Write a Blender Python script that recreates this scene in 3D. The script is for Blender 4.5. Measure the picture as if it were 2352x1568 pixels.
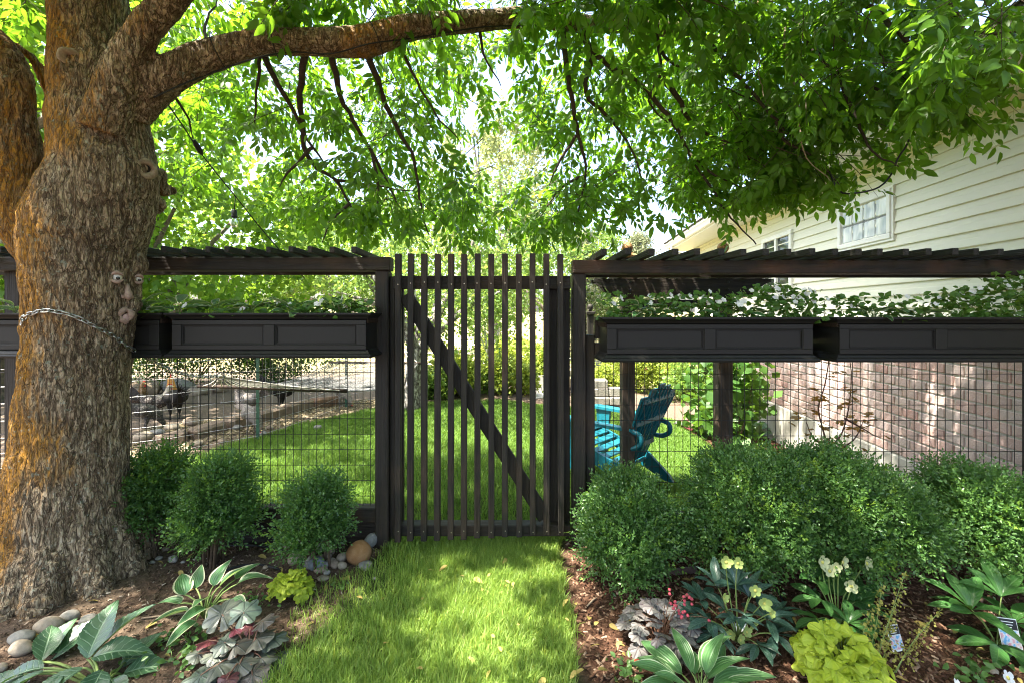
import bpy, math, random
import numpy as np
from mathutils import Vector, Matrix
from mathutils.bvhtree import BVHTree

for o in list(bpy.data.objects):
    bpy.data.objects.remove(o)
SC = bpy.context.scene
COL = SC.collection
PI = math.pi
rnd = random.Random(11)
npr = np.random.default_rng(11)

# ------------------------------------------------------------------ camera
F, CX, HY, H = 1045.0, 1176.0, 720.0, 1.5      # 16 mm lens, picture read as 2352 x 1568
cam = bpy.data.objects.new('camera', bpy.data.cameras.new('camera'))
COL.objects.link(cam)
cam.data.sensor_width = 36.0
cam.data.lens = 36.0 * F / 2352.0
cam.data.shift_y = -(784.0 - HY) / 2352.0
cam.data.clip_start = 0.05
cam.data.clip_end = 2000
cam.location = (0, 0, H)
cam.rotation_euler = (math.radians(90), 0, 0)
SC.camera = cam

# ------------------------------------------------------------------ sky, sun, exposure
SUN = Vector((-0.40, -0.14, 0.90)).normalized()       # towards the sun
world = bpy.data.worlds.new('World')
SC.world = world
world.use_nodes = True
wn = world.node_tree.nodes
wl = world.node_tree.links
for n in list(wn):
    wn.remove(n)
wo = wn.new('ShaderNodeOutputWorld')
wb = wn.new('ShaderNodeBackground')
ws = wn.new('ShaderNodeTexSky')
ws.sky_type = 'NISHITA'
ws.sun_disc = False
ws.sun_elevation = math.asin(SUN.z)
ws.sun_rotation = math.atan2(SUN.x, SUN.y)
ws.air_density = 1.0
ws.dust_density = 4.0
ws.ozone_density = 1.0
wb.inputs['Strength'].default_value = 0.135
wl.new(ws.outputs[0], wb.inputs[0])
wl.new(wb.outputs[0], wo.inputs[0])
sun = bpy.data.objects.new('sun', bpy.data.lights.new('sun', 'SUN'))
COL.objects.link(sun)
sun.data.energy = 5.0
sun.data.angle = math.radians(0.55)
sun.data.color = (1.0, 0.94, 0.83)
sun.rotation_euler = SUN.to_track_quat('Z', 'Y').to_euler()
SC.view_settings.view_transform = 'Standard'
SC.view_settings.look = 'None'
SC.view_settings.gamma = 1
SC.view_settings.use_curve_mapping = False
SC.view_settings.exposure = 2.62
SC.render.engine = 'CYCLES'
SC.cycles.use_denoising = True
SC.cycles.max_bounces = 10
SC.cycles.diffuse_bounces = 5
SC.cycles.transmission_bounces = 6
SC.cycles.glossy_bounces = 3
SC.cycles.sample_clamp_indirect = 8.0
SC.cycles.use_adaptive_sampling = True
SC.cycles.filter_width = 1.05


# ------------------------------------------------------------------ pixels to places
def P(x, y, d):
    return Vector(((x - CX) / F * d, d, H - (y - HY) / F * d))


def sstep(a, b, x):
    t = np.clip((np.asarray(x, float) - a) / (b - a), 0, 1)
    return t * t * (3 - 2 * t)


_perm = np.random.default_rng(5).permutation(256)
_perm = np.concatenate([_perm, _perm, _perm])
_grad = np.random.default_rng(6).normal(size=(256, 3))
_grad /= np.linalg.norm(_grad, axis=1)[:, None]


def noise3(p):
    p = np.asarray(p, float)
    i = np.floor(p).astype(int)
    f = p - i
    i &= 255
    u = f * f * f * (f * (f * 6 - 15) + 10)
    out = np.zeros(len(p))
    for dx in (0, 1):
        for dy in (0, 1):
            for dz in (0, 1):
                h = _perm[_perm[_perm[(i[:, 0] + dx) & 255] + ((i[:, 1] + dy) & 255)] + ((i[:, 2] + dz) & 255)]
                g = _grad[h]
                d = f - np.array([dx, dy, dz])
                w = (u[:, 0] if dx else 1 - u[:, 0]) * (u[:, 1] if dy else 1 - u[:, 1]) * (u[:, 2] if dz else 1 - u[:, 2])
                out += w * (g * d).sum(1)
    return out


def n2(x, y, s, seed=0.0):
    x = np.asarray(x, float)
    y = np.asarray(y, float)
    sh = np.broadcast(x, y).shape
    x, y = np.broadcast_arrays(x, y)
    return noise3(np.stack([x.ravel() * s, y.ravel() * s, np.full(x.size, 3.3 + seed)], 1)).reshape(sh)


def G(x, y):
    """height of the ground"""
    x = np.asarray(x, float)
    y = np.asarray(y, float)
    z = -0.15 * np.clip(x + 0.2, 0, 3.6) * sstep(3.0, 4.6, y)
    z = z + 0.09 * sstep(-2.6, -3.3, x - 0.18 * (y - 6)) * sstep(4.6, 5.4, y) * sstep(12, 9, y)
    z = z + 0.05 * np.exp(-(((x + 2.45) / 0.7) ** 2 + ((y - 2.55) / 0.55) ** 2))
    z = z + 0.018 * n2(x, y, 1.6) * sstep(60, 20, np.abs(x) + np.abs(y)) + 0.012 * n2(x, y, 5.0) * sstep(9, 7, y)
    z = z + 0.9 * sstep(14, 40, y) * sstep(2, -8, x) + 2.5 * sstep(40, 160, y)
    return z


def PG(x, y, off=0.0):
    """the point of the ground seen at a pixel"""
    a, b = (x - CX) / F, -(y - HY) / F
    d = np.arange(0.8, 60, 0.01)
    z = H + b * d
    g = G(a * d, d)
    k = np.argmax(z <= g)
    dd = d[k]
    return Vector((a * dd, dd, float(g[k]) + off))


def Gf(x, y):
    return float(G(x, y))


# ------------------------------------------------------------------ mesh helpers
class MB:
    def __init__(s):
        s.v = []
        s.f = []

    def add(s, vs, fs):
        n = len(s.v)
        s.v += [tuple(p) for p in vs]
        s.f += [tuple(i + n for i in f) for f in fs]
        return s

    def box(s, x0, x1, y0, y1, z0, z1, c=0.0):
        return s.obox(Vector(((x0 + x1) / 2, (y0 + y1) / 2, (z0 + z1) / 2)), (x1 - x0, y1 - y0, z1 - z0), Matrix.Identity(3), c)

    def obox(s, ctr, size, M, c=0.0):
        hx, hy, hz = size[0] / 2, size[1] / 2, size[2] / 2
        if c <= 0:
            vs = [M @ Vector((a * hx, b * hy, d * hz)) + ctr for a in (-1, 1) for b in (-1, 1) for d in (-1, 1)]
            fs = [(0, 1, 3, 2), (4, 6, 7, 5), (0, 4, 5, 1), (2, 3, 7, 6), (0, 2, 6, 4), (1, 5, 7, 3)]
            return s.add(vs, fs)
        c = min(c, hx * 0.6, hy * 0.6, hz * 0.6)
        vs = []
        idx = {}
        for a in (-1, 1):
            for b in (-1, 1):
                for d in (-1, 1):
                    for k, q in enumerate(((a * hx, b * (hy - c), d * (hz - c)), (a * (hx - c), b * hy, d * (hz - c)), (a * (hx - c), b * (hy - c), d * hz))):
                        idx[(a, b, d, k)] = len(vs)
                        vs.append(M @ Vector(q) + ctr)
        I = idx
        fs = []
        for a in (-1, 1):
            r = [(a, -1, -1), (a, 1, -1), (a, 1, 1), (a, -1, 1)]
            f = [I[q + (0,)] for q in r]
            fs.append(f if a > 0 else f[::-1])
            r = [(-1, a, -1), (-1, a, 1), (1, a, 1), (1, a, -1)]
            f = [I[q + (1,)] for q in r]
            fs.append(f if a > 0 else f[::-1])
            r = [(-1, -1, a), (1, -1, a), (1, 1, a), (-1, 1, a)]
            f = [I[q + (2,)] for q in r]
            fs.append(f if a > 0 else f[::-1])
        for a in (-1, 1):
            for b in (-1, 1):
                fs.append([I[(a, b, -1, 0)], I[(a, b, -1, 1)], I[(a, b, 1, 1)], I[(a, b, 1, 0)]])
                fs.append([I[(a, -1, b, 0)], I[(a, -1, b, 2)], I[(a, 1, b, 2)], I[(a, 1, b, 0)]])
                fs.append([I[(-1, a, b, 1)], I[(-1, a, b, 2)], I[(1, a, b, 2)], I[(1, a, b, 1)]])
                for d in (-1, 1):
                    fs.append([I[(a, b, d, 0)], I[(a, b, d, 1)], I[(a, b, d, 2)]])
        return s.add(vs, fs)

    def beam(s, p, q, w, h, up=(0, 0, 1), c=0.0):
        p, q = Vector(p), Vector(q)
        d = (q - p)
        L = d.length
        d.normalize()
        side = d.cross(Vector(up)).normalized()
        u = side.cross(d).normalized()
        M = Matrix((side, d, u)).transposed()
        return s.obox((p + q) / 2, (w, L, h), M, c)

    def tube(s, pts, rad, n=8, cap=True):
        pts = [Vector(p) for p in pts]
        if not hasattr(rad, '__len__'):
            rad = [rad] * len(pts)
        vs = []
        T = (pts[1] - pts[0]).normalized()
        ref = Vector((0, 0, 1)) if abs(T.z) < 0.9 else Vector((1, 0, 0))
        N = T.cross(ref).normalized()
        for i, p in enumerate(pts):
            a = pts[max(i - 1, 0)]
            b = pts[min(i + 1, len(pts) - 1)]
            T = (b - a).normalized()
            N = (N - T * N.dot(T)).normalized()
            B = T.cross(N)
            for k in range(n):
                t = 2 * PI * k / n
                vs.append(p + (N * math.cos(t) + B * math.sin(t)) * rad[i])
        fs = []
        for i in range(len(pts) - 1):
            for k in range(n):
                k2 = (k + 1) % n
                fs.append((i * n + k, i * n + k2, (i + 1) * n + k2, (i + 1) * n + k))
        if cap:
            fs.append(tuple(range(n))[::-1])
            fs.append(tuple((len(pts) - 1) * n + k for k in range(n)))
        return s.add(vs, fs)

    def lathe(s, prof, ctr=(0, 0, 0), n=20, M=None):
        M = M or Matrix.Identity(3)
        c = Vector(ctr)
        vs = []
        for r, z in prof:
            for k in range(n):
                t = 2 * PI * k / n
                vs.append(M @ Vector((r * math.cos(t), r * math.sin(t), z)) + c)
        fs = []
        for i in range(len(prof) - 1):
            for k in range(n):
                k2 = (k + 1) % n
                fs.append((i * n + k, i * n + k2, (i + 1) * n + k2, (i + 1) * n + k))
        fs.append(tuple(range(n))[::-1])
        fs.append(tuple((len(prof) - 1) * n + k for k in range(n)))
        return s.add(vs, fs)

    def prism(s, poly, f, t0, t1):
        """poly: 2-d outline, f(a, b, t) -> point, extruded from t0 to t1"""
        n = len(poly)
        vs = [f(a, b, t0) for a, b in poly] + [f(a, b, t1) for a, b in poly]
        fs = [tuple(range(n))[::-1], tuple(range(n, 2 * n))]
        for k in range(n):
            k2 = (k + 1) % n
            fs.append((k, k2, n + k2, n + k))
        return s.add(vs, fs)

    def mesh(s, name, mat=None, smooth=False):
        m = bpy.data.meshes.new(name)
        m.from_pydata([tuple(p) for p in s.v], [], s.f)
        m.update()
        if mat:
            m.materials.append(mat)
        if smooth:
            m.polygons.foreach_set('use_smooth', [True] * len(m.polygons))
        return m

    def build(s, name, mat, parent=None, smooth=False):
        return link(name, s.mesh(name, mat, smooth), parent)


def link(name, data, parent=None):
    o = bpy.data.objects.new(name, data)
    COL.objects.link(o)
    if parent is not None:
        o.parent = parent
        if parent.type == 'EMPTY':
            o.matrix_parent_inverse = Matrix.Translation(parent.location).inverted()
    return o


def tri_mesh(name, V, T, mat=None, smooth=False, uv=None, quads=None):
    V = np.ascontiguousarray(V, np.float32)
    T = np.ascontiguousarray(T, np.int32)
    m = bpy.data.meshes.new(name)
    m.vertices.add(len(V))
    m.vertices.foreach_set('co', V.ravel())
    k = T.shape[1]
    m.loops.add(T.size)
    m.loops.foreach_set('vertex_index', T.ravel())
    m.polygons.add(len(T))
    m.polygons.foreach_set('loop_start', np.arange(0, T.size, k, dtype=np.int32))
    m.update(calc_edges=True)
    if uv is not None:
        l = m.uv_layers.new(name='UVMap')
        l.data.foreach_set('uv', np.ascontiguousarray(np.asarray(uv, np.float32)[T.ravel()]).ravel())
    if mat:
        m.materials.append(mat)
    if smooth:
        m.polygons.foreach_set('use_smooth', np.ones(len(T), bool))
    return m


def scatter(tv, tt, M, pos):
    """copies of a template (tv, tt) under matrices M (n,3,3) and places pos (n,3), as arrays"""
    n = len(pos)
    V = np.einsum('nij,kj->nki', M, tv) + pos[:, None, :]
    T = tt[None] + (np.arange(n) * len(tv))[:, None, None]
    return V.reshape(-1, 3), T.reshape(-1, tt.shape[1])


def frames(fwd, up, scale=1.0, roll=None):
    """matrices whose columns are side, forward, up"""
    fwd = fwd / np.linalg.norm(fwd, axis=1)[:, None]
    side = np.cross(fwd, up)
    side /= np.linalg.norm(side, axis=1)[:, None] + 1e-9
    u = np.cross(side, fwd)
    if roll is not None:
        c, s_ = np.cos(roll)[:, None], np.sin(roll)[:, None]
        side, u = side * c + u * s_, u * c - side * s_
    M = np.stack([side, fwd, u], 2)
    return M * np.reshape(scale, (-1, 1, 1))


def tag(o, label, cat, group=None):
    o['label'] = label
    o['category'] = cat
    if group:
        o['group'] = group
    return o


def thing(name, label, cat, loc=(0, 0, 0), group=None):
    o = bpy.data.objects.new(name, None)
    COL.objects.link(o)
    o.location = loc
    o.empty_display_size = 0.05
    return tag(o, label, cat, group)


def setting(o, kind='structure'):
    o['kind'] = kind
    return o


# ------------------------------------------------------------------ materials
class NT:
    def __init__(s, name):
        s.m = bpy.data.materials.new(name)
        s.m.use_nodes = True
        s.t = s.m.node_tree
        for n in list(s.t.nodes):
            s.t.nodes.remove(n)
        s.out = s.n('ShaderNodeOutputMaterial')

    def n(s, t, **kw):
        nd = s.t.nodes.new(t)
        for k, v in kw.items():
            if k.startswith('_'):
                setattr(nd, k[1:], v)
            else:
                key = k.replace('__', ' ')
                s.put(nd.inputs[key], v)
        return nd

    def put(s, sock, v):
        if hasattr(v, 'is_linked') or isinstance(v, bpy.types.NodeSocket):
            s.t.links.new(v, sock)
        else:
            sock.default_value = v

    def coords(s, scale=(1, 1, 1), src='Object', rot=(0, 0, 0)):
        tc = s.n('ShaderNodeTexCoord')
        mp = s.n('ShaderNodeMapping')
        s.put(mp.inputs[0], tc.outputs[src])
        mp.inputs['Scale'].default_value = scale
        mp.inputs['Rotation'].default_value = rot
        return mp.outputs[0]

    def noise(s, vec, scale, detail=4, rough=0.6, dist=0.0):
        nd = s.n('ShaderNodeTexNoise', Scale=scale, Detail=detail, Roughness=rough, Distortion=dist)
        if vec is not None:
            s.put(nd.inputs['Vector'], vec)
        return nd.outputs[0]

    def ramp(s, fac, stops):
        nd = s.n('ShaderNodeValToRGB')
        s.put(nd.inputs[0], fac)
        el = nd.color_ramp.elements
        while len(el) < len(stops):
            el.new(0.5)
        for e, (p, c) in zip(el, stops):
            e.position = p
            e.color = (*c, 1) if hasattr(c, '__len__') else (c, c, c, 1)
        return nd.outputs[0]

    def mix(s, fac, a, b, mode='MIX'):
        nd = s.n('ShaderNodeMix', _data_type='RGBA', _blend_type=mode)
        s.put(nd.inputs[0], fac)
        for sock, v in ((nd.inputs[6], a), (nd.inputs[7], b)):
            if isinstance(v, tuple):
                v = (*v, 1)
            s.put(sock, v)
        return nd.outputs[2]

    def math(s, op, a, b=0.0, clamp=False):
        nd = s.n('ShaderNodeMath', _operation=op, _use_clamp=clamp)
        s.put(nd.inputs[0], a)
        s.put(nd.inputs[1], b)
        return nd.outputs[0]

    def bump(s, h, strength=0.5, dist=0.01, normal=None):
        nd = s.n('ShaderNodeBump', Strength=strength, Distance=dist)
        s.put(nd.inputs['Height'], h)
        if normal is not None:
            s.put(nd.inputs['Normal'], normal)
        return nd.outputs[0]

    def pbr(s, col, rough=0.6, spec=0.4, normal=None, metal=0.0, **kw):
        b = s.n('ShaderNodeBsdfPrincipled')
        if isinstance(col, tuple):
            col = (*col, 1)
        s.put(b.inputs['Base Color'], col)
        s.put(b.inputs['Roughness'], rough)
        s.put(b.inputs['Specular IOR Level'], spec)
        b.inputs['Metallic'].default_value = metal
        if normal is not None:
            s.put(b.inputs['Normal'], normal)
        for k, v in kw.items():
            s.put(b.inputs[k.replace('__', ' ')], v)
        return b.outputs[0]

    def done(s, sh):
        s.t.links.new(sh, s.out.inputs[0])
        return s.m


def plain(name, col, rough=0.6, spec=0.4, var=0.25, scale=30, bump=0.15, metal=0.0):
    t = NT(name)
    v = t.coords()
    nz = t.noise(v, scale, 5)
    dark = tuple(c * (1 - var) for c in col)
    lite = tuple(min(1, c * (1 + var)) for c in col)
    c = t.ramp(nz, [(0.3, dark), (0.7, lite)])
    return t.done(t.pbr(c, rough, spec, t.bump(nz, bump, 0.004), metal))


def leafmat(name, c0, c1, trans=(0.25, 0.4, 0.03), tf=0.45, rough=0.42, spec=0.35, yellow=0.0, bl=None):
    """foliage whose colour differs from leaf to leaf"""
    t = NT(name)
    g = t.n('ShaderNodeNewGeometry')
    r = g.outputs['Random Per Island']
    stops = [(0.0, c0), (0.9, c1)]
    if yellow:
        stops += [(1 - yellow, c1), (1.0, (0.32, 0.33, 0.04))]
    col = t.ramp(r, stops)
    p = t.pbr(col, rough, spec)
    tr = t.n('ShaderNodeBsdfTranslucent')
    tc = t.mix(r, tuple(x * 0.75 for x in trans), trans)
    t.put(tr.inputs[0], tc)
    mx = t.n('ShaderNodeMixShader')
    mx.inputs[0].default_value = tf
    t.put(mx.inputs[1], p)
    t.put(mx.inputs[2], tr.outputs[0])
    return t.done(mx.outputs[0])


def woodmat(name, axis, dark, lite, warm, warm_amt=0.3, rough=0.62):
    t = NT(name)
    sc = [38.0, 38.0, 38.0]
    sc[axis] = 1.6
    v = t.coords(tuple(sc))
    g1 = t.noise(v, 1.0, 6, 0.65, 0.4)
    v2 = t.coords((1, 1, 1))
    g2 = t.noise(v2, 2.3, 4, 0.6)
    sc2 = [150.0, 150.0, 150.0]
    sc2[axis] = 4.0
    g3 = t.noise(t.coords(tuple(sc2)), 1.0, 3)
    c = t.ramp(g1, [(0.34, dark), (0.66, lite)])
    c = t.mix(t.ramp(g2, [(0.5, 0.0), (0.72, warm_amt)]), c, warm)
    inc_sc = [30.0, 30.0, 30.0]
    h = t.math('ADD', t.math('MULTIPLY', g1, 0.7), t.math('MULTIPLY', g3, 0.5))
    ro = t.ramp(g1, [(0.3, rough - 0.12), (0.7, rough + 0.2)])
    return t.done(t.pbr(c, ro, 0.35, t.bump(h, 0.9, 0.012)))


BLK, BLK2, WARM = (0.0035, 0.003, 0.0025), (0.031, 0.025, 0.018), (0.095, 0.055, 0.030)
M_WZ = woodmat('stained_wood_upright', 2, BLK, BLK2, WARM, 0.40)
M_WX = woodmat('stained_wood_across', 0, BLK, BLK2, WARM, 0.45)
M_WY = woodmat('stained_wood_deep', 1, (0.007, 0.007, 0.007), (0.034, 0.033, 0.030), WARM, 0.15)
M_WX2 = woodmat('brown_stained_beam', 0, (0.009, 0.0075, 0.006), (0.034, 0.027, 0.02), (0.11, 0.05, 0.024), 0.75)  # lighter stain with strong orange-brown patches
M_WB = woodmat('bare_board', 0, (0.09, 0.05, 0.03), (0.2, 0.12, 0.08), (0.3, 0.17, 0.1), 0.5)
M_WIRE = plain('black_wire', (0.012, 0.012, 0.012), 0.4, 0.5)
M_PLANTER = plain('black_resin', (0.0125, 0.012, 0.0105), 0.52, 0.28, 0.12, 220, 0.08)
M_METAL = plain('galvanised', (0.42, 0.42, 0.40), 0.35, 0.5, 0.3, 60, 0.2, 0.9)
M_SCREW = plain('screw', (0.45, 0.4, 0.3), 0.35, 0.5, 0.2, 60, 0.2, 0.9)
M_BLACK = plain('black_rubber', (0.012, 0.012, 0.013), 0.55, 0.4)
M_WHITE = plain('white_trim', (0.78, 0.78, 0.74), 0.45, 0.4, 0.04, 20, 0.03)
M_GLASSB = None

# ------------------------------------------------------------------ ground
def inpoly(x, y, poly):
    x = np.asarray(x)
    y = np.asarray(y)
    c = np.zeros(x.shape, bool)
    n = len(poly)
    for i in range(n):
        x0, y0 = poly[i]
        x1, y1 = poly[(i + 1) % n]
        k = ((y0 > y) != (y1 > y)) & (x < (x1 - x0) * (y - y0) / (y1 - y0 + 1e-12) + x0)
        c ^= k
    return c


LAWN = [(-3.6, 3.03), (-3.45, 4.5), (-3.05, 5.3), (-2.85, 6.1), (-2.25, 7.0), (-1.85, 7.45), (-1.2, 7.75), (0.5, 8.0), (1.5, 8.4), (2.4, 8.9),
        (3.0, 8.4), (2.95, 6.7), (2.88, 5.5), (2.8, 4.4), (2.6, 3.03)]
_fp = [(868, 1236), (855, 1290), (800, 1370), (735, 1450), (640, 1530), (560, 1640), (1330, 1640), (1322, 1568), (1315, 1450), (1300, 1340), (1272, 1270), (1270, 1236)]
PATH = [(PG(a, b).x, PG(a, b).y) for a, b in _fp]
PATH[0] = (-0.74, 3.05)
PATH[-1] = (0.36, 3.05)
YARD = [(-9, 4.3), (-3.6, 4.3), (-3.1, 5.2), (-2.9, 6.0), (-2.3, 7.0), (-1.7, 7.6), (-1.7, 11), (-9, 11)]


def build_ground():
    def axis(a, b, step, far):
        v = list(np.arange(a, b + 1e-6, step))
        d, p = step, b
        while p < far:
            d *= 1.35
            p += d
            v.append(p)
        return v
    xp = axis(0, 7.0, 0.06, 500)
    xs = np.array(sorted([-q for q in xp[1:]] + xp))
    ys = np.array([-30, -15, -8, -4, -2, -1, -0.5, 0.0] + axis(0.3, 13, 0.06, 700))
    X, Y = np.meshgrid(xs, ys)
    Z = G(X, Y)
    near = (np.abs(X) < 6) & (Y < 9)
    Z = Z + np.where(near & ~inpoly(X, Y, LAWN) & ~inpoly(X, Y, PATH), 0.012 * n2(X, Y, 17, 2) + 0.006 * n2(X, Y, 40, 4), 0)
    V = np.stack([X.ravel(), Y.ravel(), Z.ravel()], 1)
    nx, ny = len(xs), len(ys)
    i = np.arange(nx - 1)[None] + (np.arange(ny - 1) * nx)[:, None]
    Q = np.stack([i, i + 1, i + nx + 1, i + nx], 2).reshape(-1, 4)
    t = NT('garden_ground')
    at = t.n('ShaderNodeAttribute', _attribute_name='zone')
    sp = t.n('ShaderNodeSeparateColor')
    t.put(sp.inputs[0], at.outputs[0])
    v = t.coords()
    a = t.noise(v, 3.0, 5, 0.6)
    b = t.noise(v, 45, 6, 0.75)
    c = t.noise(v, 170, 3, 0.7)
    fine = t.math('ADD', t.math('MULTIPLY', b, 0.6), t.math('MULTIPLY', c, 0.4))
    soil = t.ramp(fine, [(0.3, (0.035, 0.023, 0.015)), (0.5, (0.085, 0.055, 0.037)), (0.68, (0.20, 0.145, 0.10))])
    soil = t.mix(t.ramp(a, [(0.45, 0.0), (0.7, 0.6)]), soil, t.ramp(fine, [(0.3, (0.09, 0.065, 0.045)), (0.7, (0.26, 0.2, 0.14))]))
    mulch = t.ramp(fine, [(0.3, (0.022, 0.011, 0.007)), (0.5, (0.07, 0.034, 0.02)), (0.7, (0.19, 0.105, 0.065))])
    yard = t.ramp(fine, [(0.3, (0.08, 0.06, 0.042)), (0.5, (0.15, 0.115, 0.085)), (0.7, (0.25, 0.20, 0.15))])
    lawn = t.ramp(fine, [(0.3, (0.025, 0.045, 0.012)), (0.7, (0.07, 0.10, 0.025))])
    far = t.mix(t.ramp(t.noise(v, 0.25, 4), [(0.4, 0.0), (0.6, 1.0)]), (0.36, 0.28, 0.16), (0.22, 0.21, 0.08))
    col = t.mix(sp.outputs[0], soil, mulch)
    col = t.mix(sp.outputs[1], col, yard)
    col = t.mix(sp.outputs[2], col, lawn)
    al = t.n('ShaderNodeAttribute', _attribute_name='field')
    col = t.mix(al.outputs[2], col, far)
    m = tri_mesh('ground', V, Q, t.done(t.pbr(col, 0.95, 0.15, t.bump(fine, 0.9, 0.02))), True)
    z = np.zeros((len(V), 4), np.float32)
    x, y = V[:, 0], V[:, 1]
    wob = 0.12 * n2(x, y, 2.5, 7)
    z[:, 0] = sstep(0.1, 0.45, x + wob)
    z[:, 1] = np.where((y > 4.0) & (x < 0), sstep(-2.0, -3.2, x - 0.55 * (y - 6) + wob) * sstep(4.1, 4.9, y), 0)
    z[:, 1] = np.maximum(z[:, 1], sstep(7.7, 8.6, y) * 0.75)
    z[:, 2] = (inpoly(x, y, LAWN) | inpoly(x, y, PATH)).astype(float)
    z[:, 3] = 1
    ca = m.color_attributes.new('zone', 'FLOAT_COLOR', 'POINT')
    ca.data.foreach_set('color', z.ravel())
    fa = m.attributes.new('field', 'FLOAT', 'POINT')
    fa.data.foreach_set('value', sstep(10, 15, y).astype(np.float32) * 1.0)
    setting(link('ground', m))


build_ground()


# ------------------------------------------------------------------ fence and gate
def cb(name, mat, parent, x0, x1, y0, y1, z0, z1, c=0.004):
    return MB().box(x0, x1, y0, y1, z0, z1, c).build(name, mat, parent)


FY = 2.90                      # front face of the posts


def zpx(y, d):
    return H - (y - HY) / F * d


def xpx(x, d):
    return (x - CX) / F * d


def wire_panel(parent, x0, x1, z0, z1, d):
    n = int((x1 - x0) / 0.0508)
    mv = MB().tube([(0, 0, z0), (0, 0, z1)], 0.0022, 5).mesh('upright_wire', M_WIRE)
    for k in range(n + 1):
        o = link('upright_wire', mv, parent)
        o.location = (x0 + k * 0.0508 + rnd.uniform(-.0012, .0012), d, 0)
    mh = MB().tube([(x0, 0, 0), (x1, 0, 0)], 0.0022, 5).mesh('cross_wire', M_WIRE)
    z = z1
    while z > z0:
        o = link('cross_wire', mh, parent)
        o.location = (0, d - 0.0042, z)
        z -= 0.1016


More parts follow.
